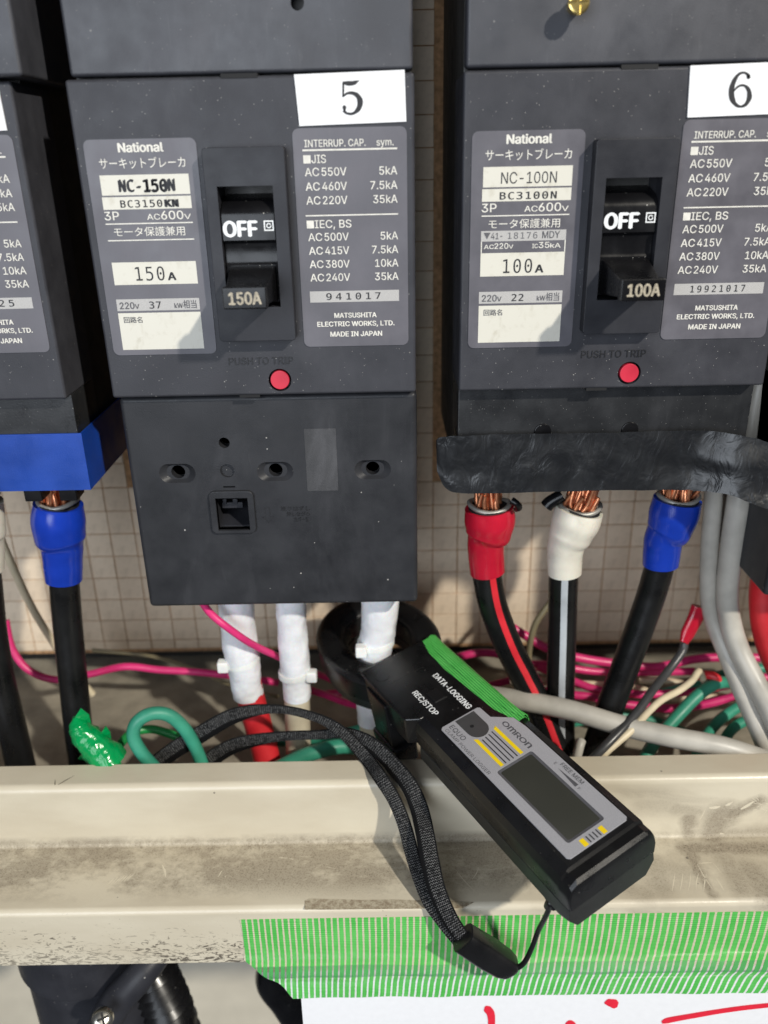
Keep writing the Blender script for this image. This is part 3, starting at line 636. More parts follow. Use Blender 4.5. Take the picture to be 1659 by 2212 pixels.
            q.stroke([(88.2, -4.0), (88.0, -3.2), (86.8, -2.5), (85.2, -2.9), (83.8, -4.7), (83.1, -7.0), (83.3, -9.3), (84.4, -11.0), (86.0, -11.6), (87.6, -10.9), (88.5, -9.0), (88.1, -7.0), (86.7, -5.9), (85.0, -6.2), (83.6, -7.6)], [0.8, 0.7, 0.45, 0.6, 1.0, 1.3, 1.3, 0.8, 0.5, 0.8, 1.2, 0.9, 0.5, 0.45, 0.3], 1.28)
            q.stroke([(87.6, -3.9), (88.1, -3.7), (88.5, -3.9)], [0.5, 1.0, 0.5], 1.28)
        else: q.text(num, 83.2, 88.4, -11.3, 8.6, 0.0)
        q.build('lettering', M['ink'], st)
    # upper terminal cover
    cx0, cx1 = (0.9, 104.7) if num != '4' else (2, 110)
    tc = MB().box(cx0, cx1, 3.2 if num != '4' else -3.2, 60, 0.6, 80, 1.2, 3).build('upper_terminal_cover', M['topcover'], t)
    if num == '5': cut(tc, [MB().cyl((at(642, 6, 3.2).x, at(642, 6, 3.2).z), 2.0, 'y', -2, 14, 24)])
    if low:
        lc = MB().box(0.6, 105.4, 4, 62, -183.6, -PH_-0.9, 1.8, 4).build('lower_terminal_cover', M['cover'], t)
        if num == '5':
            cs = []
            for hx in (18.0, 53.7, 89.2):
                pc = MB(); o1 = rrect(hx-6.8, hx+6.8, -131.7, -124.2, 3.7, 7); o2 = rrect(hx-4.2, hx+4.2, -130.7, -125.2, 2.7, 7)
                pc.hull8([(p[0], 3.9, p[1]) for p in o1], [(p[0], 5.6, p[1]) for p in o2]); cs.append(pc)
                cs.append(MB().cyl((hx, -127.9), 2.55, 'y', 3, 58, 24))
            cs.append(MB().cyl((36.2, -116.6), 2.0, 'y', 3, 58, 24)); cs.append(MB().cyl((36.3, -127.3), 2.6, 'y', 3, 5.3, 24))
            cs.append(MB().box(34.2, 38.6, 3.6, 6, -133.9, -133.3))
            cut(lc, cs)
            for hx, hz, hr in ((18.0, -127.9, 2.5), (53.7, -127.9, 2.5), (89.2, -127.9, 2.5), (36.2, -116.6, 1.95)): MB().cyl((hx, hz), hr, 'y', 9.0, 9.2, 24).build('hole_shade_disc', M['hole'], lc)  # near-black discs added partway in, standing for the shade inside the holes
            fr = MB().prism(rrect(28.6, 45.2, -152.0, -134.9, 2.2, 5), 'y', 2.8, 6, 0.7, 3).build('window_frame', M['cover'], lc)
            hol = lambda: MB().box(31.0, 42.9, 0, 24, -150.6, -137.6)
            cut(fr, [hol()]); cut(lc, [hol()])
            wn = MB().box(32.0, 39.8, 9, 11, -144.2, -141.9, 0.2)
            wn.hull8([(31.0, 7, -150.6), (42.9, 7, -150.6), (42.9, 22, -150.6), (31, 22, -150.6)], [(31.0, 7, -150.3), (42.9, 7, -150.3), (42.9, 22, -146.5), (31, 22, -146.5)])
            wn.box(32.4, 33.9, 8.6, 10.6, -142.3, -140.3, 0.2).box(36.2, 38.0, 8.6, 10.6, -142.3, -140.3, 0.2); wn.build('inner_latch', M['bezel'], lc)
            # engraved arrow and notice, faint pad mark
            em = Ink(lambda x, z: (x, 3.93, z))
            aw = [(48.8, -142.2), (50.6, -142.2), (50.6, -145.9), (51.8, -145.9), (49.8, -148.2), (47.8, -145.9), (48.9, -145.9), (48.8, -142.2)]
            for p_, q_ in zip(aw, aw[1:]): em.stroke([p_, q_], [0.28, 0.28])
            em.mb.build('arrow_mark', M['mould'], lc)
            em = Ink(lambda x, z: (x, 3.97, z)).cjk('カバーを', 59.4, 64.8, -148.0, -146.1).cjk('押しながら', 56.8, 65.4, -145.7, -144.0).cjk('取りはずし', 54.8, 65.6, -143.6, -141.7)
            em.raised(0.22); em.mb.build('raised_lettering', M['mould'], lc)
            MB().prism(rrect(65.0, 76.4, -135.8, -112.0, 0.3, 2), 'y', 3.88, 4.05, 0.03, 1).build('label_pad', M['topcover2'], lc)
        return t
    MB().box(0.4, 104.6, 6.2, 30, -133.8, -PH_+0.2, 0.6).build('terminal_block', M['body2'], t)
    f = MB()
    for hx in (20, 33, 51, 65, 84, 97): f.box(hx-3.2, hx+3.2, 5.5, 14, -138.6, -133.0, 0.4)
    f.build('terminal_rib', M['gloss'], t)
    if num == '6':
        for hx in (31.0, 62.3): MB().cyl((hx, -115.5), 3.1, 'y', 5.7, 9, 28, bev=0.5).build('screw_boss', M['gloss'], t)
    return t
M['topcover2'] = plastic('pad_black', (0.038, 0.039, 0.043), 0.6, dust=0.9, smudge=0.2, bump=0.12, bscale=3.5)
M['body2'] = plastic('terminal_black', (0.018, 0.019, 0.021), 0.32, dust=0.4, smudge=0.05, bump=0.03, bscale=1.5)
G6, X6 = 119.62, 119.62
br5 = make_breaker(0, 'black breaker with the white number 5 sticker and a long lower terminal cover', '5', '150', 'NC-150N', 'BC3150KN', '37', '941017', False, True)
br6 = make_breaker(X6, 'black breaker with the white number 6 sticker, black tape hanging across its terminals', '6', '100', 'NC-100N', 'BC3100N', '22', '19921017', True, False)
br4 = make_breaker(-121.0, 'black breaker cut off by the left edge, blue tape round its lower end', '4', '150', 'NC-150N', 'BC3150KN', '37', '931925', False, False)
br7 = empty('circuit_breaker', (X6+119.6, 0, 0), 'black breaker corner at the right edge beside the two grey cables', 'circuit breaker', 'circuit breakers in a row on the tiled board')
MB().box(0.6, 105.4, 4, 62, -183.6, -PH_-0.9, 1.8, 4).build('lower_terminal_cover', M['cover'], br7)
MB().box(0, 105, 0, 30, -PH_, -0.3, 1.0, 3).build('front_panel', M['case'], br7)
MB().box(0.6, 104.4, 9, 101, -135.5, 75, 0.8).build('housing', M['body'], br7)
# brass screw on the upper cover of breaker 6
sv = at(1253, 4, -5); SX, SZ = sv.x-X6, sv.z
sc = MB().cyl((SX, SZ), 3.1, 'y', -4.2, -1.6, 24, bev=0.7).cyl((SX, SZ), 2.2, 'y', -1.6, 4, 16)
sco = sc.build('cover_screw', M['brass'], br6); cut(sco, [MB().box(SX-.5, SX+.5, -8, -3.5, SZ-5, SZ+5), MB().box(SX-5, SX+5, -8, -3.5, SZ-.5, SZ+.5)])

# ------------------------------------------------------------------ tapes on the breakers
def strip_tape(name, rows, mat, label, thick=0.16):
    b = MB(); n = len(rows); nv = 14
    A, _ = spline([Vector(r[0]) for r in rows], [0]*n, 6); Bq, _ = spline([Vector(r[1]) for r in rows], [0]*n, 6)
    def fn(i, j):
        p = A[i].lerp(Bq[i], j/nv); p.y += noise.noise(Vector((p.x*0.06, p.z*0.12, 3)))*1.2*math.sin(math.pi*min(1, j/nv)); p.y += max(0, min(1, (p.x-198)/14))*(0.45*math.sin(p.z*0.42+p.x*0.03)-0.2)
        p.z += (noise.noise(Vector((p.x*0.35, j, 7)))*0.45 if j in (0, nv) else 0)
        return p
    vs = [[b.bm.verts.new(fn(i, j)) for j in range(nv+1)] for i in range(len(A))]
    for i in range(len(A)-1):
        for j in range(nv): b.bm.faces.new((vs[i][j], vs[i+1][j], vs[i+1][j+1], vs[i][j+1]))
    o = b.build(name, mat, solid=thick); tag(o, label, 'tape'); return o
rows = [(at(943, 958, 5.2), at(944, 1018, 5.4)), (at(950, 945, 4.3), at(962, 1052, 4.6)), (at(1000, 941, 3.4), at(1000, 1065, 3.6)), (at(1150, 937, 3.2), at(1150, 1063, 3.4)),
        (at(1300, 934, 3.2), at(1300, 1059, 3.4)), (at(1480, 930, 3.0), at(1460, 1058, 3.4)), (at(1545, 932, 2), at(1520, 1060, 0)), (at(1600, 941, -1), at(1575, 1068, -4)), (at(1650, 952, -2), at(1620, 1085, -6)), (at(1700, 975, -3), at(1690, 1112, -8))]
strip_tape('insulating_tape', rows, M['vtape'], 'wrinkled black tape strip hanging loose across the terminals of breaker 6')
bt = MB(); zt0, zt1 = -134.2, -112.4
bt.box(-121.8, -15.0, 5.3, 5.9, zt0, zt1).box(-15.6, -15.0, 5.9, 70, zt0, zt1)
tag(bt.build('blue_tape', M['blue_tape']), 'smooth blue tape wrapped round the bottom of the left breaker', 'tape')

# ------------------------------------------------------------------ cables
def P(lst): return [at(x_, y_, Y_) for x_, y_, Y_ in lst]
def cable(name, label, cat, pts, r, mat, group=None, **kw):
    o = MB().tube(P(pts), r, **kw).build(name, mat, smooth=60); return tag(o, label, cat, group)
def lug_cable(label, sleeve_pts, sleeve_r, cab_pts, cab_r, smat, cmat, strand_at, stripe=None, group='cables below the breakers', strands=True, seed=1, cup=True):
    t = empty('power_cable', P(sleeve_pts)[0], label, 'cable', group); off = -P(sleeve_pts)[0]
    def loc(ps): return [p+off for p in P(ps)]
    MB().tube(loc(cab_pts), cab_r, n=28, stripe=stripe, sub=8).build('cable_jacket', cmat, t, smooth=60)
    sp = loc(sleeve_pts)
    MB().tube(sp, sleeve_r, n=28, sub=8, squash=(1.0, 0.92)).build('terminal_sleeve', smat, t, smooth=60)
    if strands:
        rnd = random.Random(seed); c = sp[0]; up = (sp[0]-sp[1]).normalized()
        MB().tube([c-up*2.0, c+up*0.3, c+up*0.8], [sleeve_r[0]*0.80, sleeve_r[0]*0.84, sleeve_r[0]*0.80], n=24, sub=3, cap=True).build('crimp_barrel', M['hole'], t)
        rg = MB(); n = 30
        rr = sleeve_r[0]*0.80
        for i in range(n+1): pass
        pts = [c+up*1.2+Vector((rr*math.cos(2*math.pi*i/n)*1.0, rr*math.sin(2*math.pi*i/n)*0.9, 0.7*math.cos(4*math.pi*i/n))) for i in range(n+1)]
        rg.tube(pts, 0.95, n=8, sub=1, cap=False).build('crimp_rim', M['tin'], t, smooth=60)
        for i in range(26):
            a = i*2.4+rnd.uniform(-.3, .3); q = rr*0.72*math.sqrt((i+0.5)/26); d = Vector((q*math.cos(a), q*math.sin(a), 0))
            e = d+Vector((rnd.uniform(-2, 2), rnd.uniform(-2, 2), 0)); m_ = (d+e)/2+Vector((rnd.uniform(-1, 1), rnd.uniform(-.6, .6), 0))
            MB().tube([c+d-up*1, c+m_+up*3.5, c+e+up*(7 if i > 19 else 11)], [0.95, 1.0, 0.85], n=7, sub=3).build('copper_strand', M['copper'], t, smooth=60)
    return t
KS = [M['cable_black'], M['stripe_red']]
lug_cable('thick black cable in a blue end sleeve under the blue tape', [(126, 1088, 22), (126, 1125, 22), (130, 1160, 22), (134, 1182, 22), (136, 1215, 22), (138, 1252, 22)], [9.4, 10.4, 9.9, 8.2, 7.7, 7.3],
          [(138, 1235, 22), (141, 1290, 22), (149, 1380, 22), (160, 1490, 20), (172, 1600, 18), (184, 1690, 16)], 6.0, M['sleeve_blue'], M['cable_black'], 0, seed=3)
lug_cable('thick black cable in a dirty white end sleeve at the left edge', [(-46, 1080, 22), (-44, 1150, 22), (-38, 1180, 22), (-34, 1230, 22)], [9.0, 9.8, 8.2, 7.6],
          [(-36, 1215, 22), (-30, 1260, 22), (-18, 1368, 22), (0, 1470, 20), (22, 1560, 18), (46, 1660, 16)], 6.2, M['sleeve_white'], M['cable_black'], 0, seed=4)
lug_cable('red sleeved black cable with a red stripe under breaker 6', [(1057, 1096, 24), (1058, 1125, 24), (1055, 1152, 24), (1050, 1170, 24), (1050, 1200, 24), (1053, 1236, 24)], [9.9, 10.3, 9.4, 7.6, 7.4, 7.2],
          [(1050, 1215, 24), (1053, 1250, 24), (1066, 1312, 24), (1097, 1393, 24), (1130, 1458, 22), (1165, 1530, 18), (1196, 1610, 14), (1215, 1670, 12)], 6.0, M['sleeve_red'], KS, 0, stripe=(0, 27), seed=5)
lug_cable('white sleeved black cable with a grey stripe under breaker 6', [(1252, 1100, 22), (1244, 1125, 22), (1232, 1155, 22), (1223, 1178, 22), (1220, 1205, 22), (1220, 1238, 22)], [9.6, 9.9, 8.9, 7.6, 7.2, 6.9],
          [(1220, 1215, 22), (1217, 1250, 22), (1214, 1374, 22), (1211, 1500, 20), (1212, 1600, 18), (1213, 1690, 16)], 6.0, M['sleeve_white'], [M['cable_black'], M['stripe_grey']], 0, stripe=(1, 2), seed=6)
lug_cable('blue sleeved black cable leaning left under breaker 6', [(1464, 1078, 22), (1456, 1110, 22), (1446, 1142, 22), (1434, 1164, 22), (1430, 1188, 22), (1427, 1219, 22)], [9.6, 10.0, 9.2, 7.9, 7.6, 7.3],
          [(1428, 1205, 22), (1420, 1240, 22), (1398, 1311, 22), (1352, 1437, 20), (1328, 1500, 18), (1296, 1590, 14), (1270, 1660, 10)], 5.9, M['sleeve_blue'], M['cable_black'], 0, seed=8)
# wrapped cables below breaker 5
def wrapped(label, wrap_pts, wr, low_pts, lr, lmat, tie, seed):
    o0 = P(wrap_pts)[0]; t = empty('wrapped_cable', o0, label, 'cable', 'white wrapped cables below breaker 5'); off = -o0
    MB().tube([p+off for p in P(low_pts)], lr, n=24, sub=6).build('cable_jacket', lmat, t, smooth=60)
    MB().tube([p+off for p in P(wrap_pts)], wr, n=52, sub=14, rough=0.42).build('vinyl_wrapping', M['wrap'], t, smooth=70)
    c = at(*tie[:3])+off; rr = tie[3]
    z = MB(); n = 28
    z.hull8([(c.x+rr*math.cos(2*math.pi*i/n), c.y+rr*math.sin(2*math.pi*i/n), c.z-1.5+tie[5]*math.cos(2*math.pi*i/n)) for i in range(n)], [(c.x+rr*math.cos(2*math.pi*i/n), c.y+rr*math.sin(2*math.pi*i/n), c.z+1.5+tie[5]*math.cos(2*math.pi*i/n)) for i in range(n)], 0.4)
    zo = z.build('zip_tie', M['zip'], t)
    a = tie[4]; hx, hy = c.x+(rr+1.2)*math.cos(a), c.y+(rr+1.2)*math.sin(a)
    MB().box(hx-2.4, hx+2.4, hy-2.2, hy+2.2, c.z-2.6, c.z+2.6, 0.8).build('tie_head', M['zip'], zo)
    return t
wrapped('leftmost white wrapped cable turning bright red below', [(508, 1270, 26), (512, 1330, 26), (520, 1400, 26), (530, 1460, 26), (537, 1502, 26)], [7.6, 7.4, 7.6, 6.9, 6.6],
        [(530, 1440, 26), (540, 1500, 26), (556, 1560, 24), (576, 1640, 20), (590, 1700, 18)], 6.1, M['red_cable'], (524, 1425, 26, 7.6, -2.6, 0.8), 1)
wrapped('middle white wrapped cable turning beige below', [(626, 1270, 26), (630, 1340, 26), (636, 1420, 26), (640, 1470, 26), (642, 1505, 26)], [6.4, 6.3, 6.5, 6.1, 6.0],
        [(638, 1450, 26), (642, 1520, 26), (644, 1600, 24), (646, 1700, 20)], 5.6, M['beige_cable'], (636, 1452, 26, 7.0, -0.35, 0.5), 2)
wrapped('white wrapped cable running through the black clamp ring', [(822, 1270, 26), (820, 1330, 26), (812, 1390, 26), (805, 1440, 26), (802, 1500, 26), (804, 1560, 24)], [8.4, 7.6, 7.4, 7.0, 6.8, 6.4],
        [(802, 1440, 26), (803, 1520, 26), (806, 1620, 22)], 5.7, M['beige_cable'], (812, 1386, 26, 8.0, -2.3, 0.8), 3)
# thin wires
cable('pink_wire', 'bright pink wire swinging low between the left black cables', 'wire', [(12, 1340, 55), (26, 1400, 52), (60, 1446, 50), (120, 1468, 50), (195, 1456, 48), (270, 1440, 48), (345, 1447, 50), (430, 1452, 52), (520, 1462, 55), (600, 1475, 60)], 1.75, M['pink'], 'pink wires')
cable('pink_wire', 'dark pink wire coming out under the cover of breaker 5', 'wire', [(430, 1290, 12), (455, 1325, 12), (495, 1358, 12), (545, 1392, 16), (600, 1418, 30), (650, 1440, 50), (720, 1470, 60)], 1.55, M['pink'], 'pink wires')
cable('pink_wire', 'pink wire arching to the left of the red striped cable', 'wire', [(700, 1500, 62), (860, 1480, 60), (950, 1437, 58), (1010, 1414, 56), (1070, 1412, 58), (1130, 1432, 60), (1200, 1437, 62), (1280, 1450, 62), (1380, 1452, 62), (1500, 1450, 60)], 1.9, M['pink'], 'pink wires')
cable('pink_wire', 'uppermost pink wire running right behind the grey cables', 'wire', [(1090, 1345, 66), (1140, 1376, 64), (1185, 1402, 62), (1250, 1421, 60), (1330, 1433, 60), (1420, 1440, 60), (1500, 1424, 62), (1580, 1420, 62), (1700, 1422, 62)], 2.1, M['pink'], 'pink wires')
cable('pink_wire', 'lowest pink wire lying on the cabinet floor at right', 'wire', [(1120, 1480, 50), (1200, 1497, 48), (1280, 1506, 46), (1370, 1524, 44), (1460, 1530, 42), (1550, 1515, 42), (1660, 1480, 44)], 2.0, M['pink'], 'pink wires')
cable('cream_wire', 'cream wire slanting down behind the blue sleeved cable', 'wire', [(-30, 1090, 62), (0, 1160, 62), (30, 1230, 62), (68, 1310, 62), (105, 1372, 62), (150, 1440, 66), (200, 1500, 70)], 1.75, M['cream'], 'cream wires')
cable('cream_wire', 'cream wire bending down beside the dark grey one', 'wire', [(1520, 1470, 40), (1510, 1450, 34), (1495, 1470, 28), (1466, 1492, 22), (1429, 1512, 14), (1401, 1537, 8), (1364, 1577, 0), (1310, 1624, -6), (1290, 1650, -7)], 1.55, M['cream'], 'cream wires')
cable('cream_wire', 'cream wire lying behind the leaning black cable', 'wire', [(1120, 1455, 56), (1180, 1472, 56), (1240, 1478, 56), (1310, 1482, 56), (1380, 1490, 54), (1440, 1505, 52), (1560, 1508, 50), (1700, 1520, 50)], 2.1, M['cream'], 'cream wires')
cable('cream_wire', 'cream wire crossing low under the lowest pink one', 'wire', [(1150, 1500, 44), (1200, 1515, 42), (1260, 1530, 40), (1330, 1560, 36)], 2.0, M['cream'], 'cream wires')
cable('beige_wire', 'thin beige wire lying on the floor behind the wrapped cables', 'wire', [(200, 1405, 80), (330, 1418, 78), (430, 1450, 70), (500, 1480, 60), (600, 1505, 50)], 1.0, M['olive'])
cable('olive_wire', 'short olive wire curling up beside the white sleeved cable', 'wire', [(1190, 1300, 60), (1158, 1345, 58), (1146, 1385, 56), (1142, 1425, 55), (1148, 1480, 55)], 1.5, M['olive'])
g = empty('capped_wire', at(1300, 1618, -6), 'dark grey wire ending upward in a red insulating cap', 'wire'); off = -at(1300, 1618, -6)
MB().tube([p+off for p in P([(1478, 1390, 34), (1472, 1410, 32), (1443, 1450, 26), (1409, 1492, 16), (1381, 1532, 8), (1344, 1574, 0), (1302, 1617, -6), (1270, 1648, -7)])], 1.85, n=16, sub=6).build('wire_jacket', M['darkgrey'], g, smooth=60)
MB().tube([p+off for p in P([(1512, 1310, 40), (1502, 1335, 39), (1487, 1365, 37), (1477, 1388, 35)])], [4.3, 3.9, 3.6, 2.2], n=18, sub=5, squash=(1, 0.6)).build('red_cap', M['sleeve_red'], g, smooth=60)
cable('grey_cable', 'left one of the two grey cables dropping at the right', 'cable', [(1545, 980, 38), (1540, 1089, 38), (1533, 1180, 38), (1531, 1279, 38), (1541, 1342, 36), (1568, 1410, 30), (1600, 1490, 20), (1633, 1565, 10), (1660, 1630, 4)], 3.75, M['cable_grey'], 'grey sheathed cables', n=22)
cable('grey_cable', 'right and thicker one of the two grey cables dropping at the right', 'cable', [(1650, 780, 40), (1634, 850, 38), (1619, 930, 36), (1606, 1010, 34), (1594, 1089, 32), (1582, 1170, 32), (1571, 1279, 32), (1577, 1342, 30), (1597, 1406, 26), (1632, 1475, 18), (1668, 1545, 8), (1700, 1620, 2)], 4.6, M['cable_grey'], 'grey sheathed cables', n=22)
cable('grey_cable', 'thick grey cable lying behind the meter toward the right', 'cable', [(930, 1500, 30), (1000, 1500, 26), (1050, 1502, 22), (1106, 1510, 17), (1170, 1521, 13), (1239, 1536, 9), (1339, 1566, 4), (1450, 1592, -1), (1560, 1613, -5), (1660, 1645, -7)], 4.3, M['cable_grey'], 'grey sheathed cables', n=22)
cable('grey_cable', 'stubby cut end of grey cable beside the meter', 'cable', [(1245, 1640, -5), (1252, 1612, -3), (1256, 1600, -1)], 1.9, M['cable_grey'], 'grey sheathed cables')
cable('pink_wire', 'dark pink wire passing behind the clamp lever', 'wire', [(640, 1480, 40), (700, 1500, 44), (780, 1525, 48), (900, 1520, 50), (1020, 1490, 50), (1100, 1470, 52)], 1.7, M['pink'], 'pink wires')
cable('cream_wire', 'cream wire seen through the gap right of the meter', 'wire', [(940, 1560, 46), (1040, 1580, 40), (1120, 1590, 34), (1190, 1600, 30), (1300, 1640, 24)], 1.9, M['cream'], 'cream wires')
cable('green_wire', 'green wire crossing deep between the cables at the centre', 'wire', [(1080, 1640, 20), (1150, 1585, 34), (1240, 1560, 44), (1340, 1545, 50), (1450, 1570, 46), (1540, 1620, 36)], 2.4, M['green'], 'dark green wires')
cable('green_wire', 'thick green wire curving left near the cream wire', 'wire', [(1640, 1488, 45), (1590, 1476, 42), (1550, 1476, 38), (1510, 1500, 32), (1465, 1545, 26), (1425, 1590, 18), (1400, 1625, 10), (1390, 1650, 6)], 2.8, M['green'], 'dark green wires')
cable('green_wire', 'upper green arc in the right corner behind the sill', 'wire', [(1700, 1500, 40), (1640, 1508, 38), (1590, 1530, 34), (1545, 1565, 26), (1515, 1610, 16), (1500, 1650, 8)], 2.5, M['green'], 'dark green wires')
cable('green_wire', 'lower green arc in the right corner behind the sill', 'wire', [(1700, 1545, 34), (1650, 1545, 30), (1600, 1562, 26), (1570, 1590, 20), (1550, 1640, 10)], 2.3, M['green'], 'dark green wires')
cable('green_wire', 'green wire looping in a tall arch beside the green taped joint', 'wire', [(335, 1660, -4), (305, 1625, -4), (288, 1590, -3), (296, 1560, -2), (325, 1542, 0), (362, 1544, 2), (395, 1570, 3), (420, 1610, 3), (440, 1660, 2)], 2.75, M['green'], 'dark green wires', n=20)
cable('green_wire', 'green wire running low beside the strap toward the meter', 'wire', [(560, 1680, 5), (640, 1640, 8), (690, 1622, 10), (740, 1612, 14), (800, 1618, 18), (850, 1630, 20)], 3.3, M['green'], 'dark green wires')
cable('green_wire', 'green wire passing under the clamp lever', 'wire', [(560, 1600, 35), (660, 1600, 30), (730, 1588, 26), (800, 1570, 26), (860, 1560, 28)], 2.4, M['green'], 'dark green wires')
cable('bright_green_wire', 'bright green wire lying behind the arched green one', 'wire', [(240, 1640, 12), (275, 1590, 16), (320, 1575, 20), (360, 1583, 20), (400, 1600, 18)], 1.9, M['green2'])
cable('red_cable', 'thick red cable below the breaker corner at the right edge', 'cable', [(1660, 1200, 36), (1648, 1270, 36), (1650, 1340, 34), (1664, 1400, 32), (1690, 1460, 28)], 5.6, M['red_cable'], n=22)
cable('pink_wire', 'pink wire sagging just above the lowest pink one', 'wire', [(1160, 1440, 60), (1230, 1468, 56), (1300, 1492, 50), (1400, 1500, 48), (1520, 1490, 50), (1660, 1462, 54)], 1.9, M['pink'], 'pink wires')
cable('green_wire', 'green wire passing behind the right grey cables', 'wire', [(1420, 1500, 50), (1500, 1478, 52), (1580, 1452, 56), (1680, 1440, 58)], 2.3, M['green'], 'dark green wires')
cable('cream_wire', 'cream wire running flat behind the short red stub', 'wire', [(1380, 1470, 60), (1460, 1474, 58), (1540, 1500, 54), (1620, 1512, 52), (1700, 1506, 52)], 1.7, M['cream'], 'cream wires')
cable('red_wire', 'short red wire stub among the green wires', 'wire', [(1500, 1462, 44), (1530, 1458, 40), (1550, 1468, 38), (1545, 1485, 40)], 2.0, M['red_cable'])
cable('black_cable', 'black cable crouching in the dark under the leaning cable', 'cable', [(1100, 1520, 40), (1160, 1560, 36), (1200, 1620, 30), (1220, 1690, 26)], 6.0, M['cable_black'])
# green taped joint
gt = MB(); pts = P([(162, 1548, -2), (172, 1572, -3), (190, 1595, -4), (215, 1620, -5), (240, 1650, -6)])
gt.tube(pts, [1.2, 4.6, 5.6, 6.4, 7.6], n=18, sub=8, rough=1.2)
for tri in (((160, 1552), (172, 1534), (190, 1548), (196, 1572)), ((214, 1590), (226, 1572), (236, 1586), (240, 1612)), ((168, 1640), (196, 1612), (250, 1625), (262, 1660))):
    a = [at(q[0], q[1], -4+0.9*i_) for i_, q in enumerate(tri)]; gt.hull8(a, [p+Vector((0.2, 1.0, 0.3)) for p in a], 0)
tag(gt.build('taped_joint', M['gtape'], smooth=60), 'crumpled glossy green taped joint poking up behind the sill', 'tape')
fr = MB().tube(P([(1112, 1078, 20), (1120, 1092, 20), (1124, 1100, 20)]), [1.6, 1.2, 0.8], n=8)
tag(cable('tape_scrap', 'curled black tape scrap beside the red sleeve', 'tape', [(1106, 1082, 17), (1116, 1088, 16), (1120, 1096, 17), (1114, 1101, 18)], [1.6, 1.3, 1.5, 1.0], M['gloss']))
fr.bm.free()
cable('black_lead', 'short black lead sticking out left of the white sleeve', 'wire', [(1180, 1094, 22), (1190, 1084, 22), (1215, 1070, 22)], 2.6, M['gloss'])

# ------------------------------------------------------------------ clamp power logger
e1 = Vector((0.51336, -0.85610, -0.05970)); e2 = Vector((0.85081, 0.49862, 0.16582)); nn = Vector((-0.11219, -0.13592, 0.98435))
OA = Vector((112.43, -26.79, -220.38))
dev = bpy.data.objects.new('clamp_meter', None); COL.objects.link(dev); dev.empty_display_size = 0.01
dev.matrix_world = Matrix(((e1.x, e2.x, nn.x, OA.x*S), (e1.y, e2.y, nn.y, OA.y*S), (e1.z, e2.z, nn.z, OA.z*S), (0, 0, 0, 1)))
tag(dev, 'black clamp power logger with a silver face, its ring round a white cable', 'clamp meter')
def sect(u, v0, v1, w0, w1, ch, bl):           # cross-section: chamfered top, tapered bottom
    return [(u, v0+ch, w1), (u, v0+ch*0.25, w1-ch*0.45), (u, v0, w1-ch*1.1), (u, v0-0.4, (w0+w1)/2), (u, v0+bl, w0), (u, v1-bl, w0), (u, v1+0.4, (w0+w1)/2), (u, v1, w1-ch*1.1), (u, v1-ch*0.25, w1-ch*0.45), (u, v1-ch, w1)]
def loft(secs, bev=0):
    b = MB(); rings = [[b.bm.verts.new(p) for p in s_] for s_ in secs]; n = len(secs[0])
    for a, c in zip(rings, rings[1:]):
        for i in range(n): b.bm.faces.new((a[i], a[(i+1) % n], c[(i+1) % n], c[i]))
    b.bm.faces.new(rings[0][::-1]); b.bm.faces.new(rings[-1])
    if bev: bmesh.ops.recalc_face_normals(b.bm, faces=b.bm.faces); b._bev([e for e in b.bm.edges if e.calc_face_angle(0) > 0.5], bev, 3)
    return b
body = loft([sect(-13, -1.5, 27.5, -12.2, 0.3, 3, 1), sect(-9.5, -5.2, 30.2, -12.2, 0.3, 4.2, 0), sect(60, -5.8, 30.4, -12.2, 0.3, 4.4, 0), sect(71.6, -5.8, 30.4, -12.2, 0.3, 4.4, 0), sect(72.1, -5.8, 30.4, -12.2, -1.3, 3.6, 0), sect(75.3, -5.7, 30.3, -12.2, -0.9, 3.8, 0), sect(76.4, -5.5, 30.1, -12.2, -2.0, 2.8, 0), sect(76.8, -5.3, 29.9, -12.2, -4.0, 1.8, 0)])
body.build('upper_case', M['dev'], dev, smooth=28)
base = loft([sect(-13, -1.5, 27.5, -23.5, -12.5, 0.3, 3), sect(-8, -5.4, 30.4, -24.5, -12.5, 0.3, 3.2), sect(72, -5.9, 30.6, -24.5, -12.5, 0.3, 3.2), sect(76.3, -5.5, 30.2, -22.5, -12.5, 0.3, 3.0)], 0.3)
base.build('lower_case', M['dev2'], dev, smooth=40)
head = MB().prism([(-46.5, -8.2), (-12.5, -8.0), (-9, -3), (-9, 27), (-45, 28.5), (-47.2, 24), (-47.2, -6)], 'z', -13.0, 0.28, 0.9, 3)
hd = head.build('clamp_head', M['dev'], dev, smooth=40)
MB().cyl((-38.6, -2.2), 3.0, 'z', -0.3, 0.42, 28, bev=0.12).build('pivot_cap', M['dev'], hd)
MB().box(-33.0, -32.6, -4, 14, -0.3, 0.36).build('seam', M['dev'], hd)
# ring of the clamp: rounded section swept round an oval
b = MB(); n = 64; cu, cv = -65.0, 10.8; prf = [(-1, -.75), (-.85, -1), (.85, -1), (1, -.75), (1, .7), (.8, .93), (.5, 1), (-.5, 1), (-.8, .93), (-1, .7)]
rings = []
for i in range(n):
    a = 2*math.pi*i/n; ca, sa = math.cos(a), math.sin(a)
    ro = Vector((33.0*ca, 25.8*sa, 0)); ri = Vector((19.0*ca, 13.6*sa, 0)); mid = (ro+ri)/2; hw = (ro-ri)/2
    rings.append([b.bm.verts.new(Vector((cu, cv, -8.5))+mid+hw*p[0]+Vector((0, 0, 6.4*p[1]))) for p in prf])
for i in range(n):
    for j in range(len(prf)): b.bm.faces.new((rings[i][j], rings[(i+1) % n][j], rings[(i+1) % n][(j+1) % len(prf)], rings[i][(j+1) % len(prf)]))
ring = b.build('clamp_jaw', M['dev'], dev, smooth=40)
b = MB(); rings = []
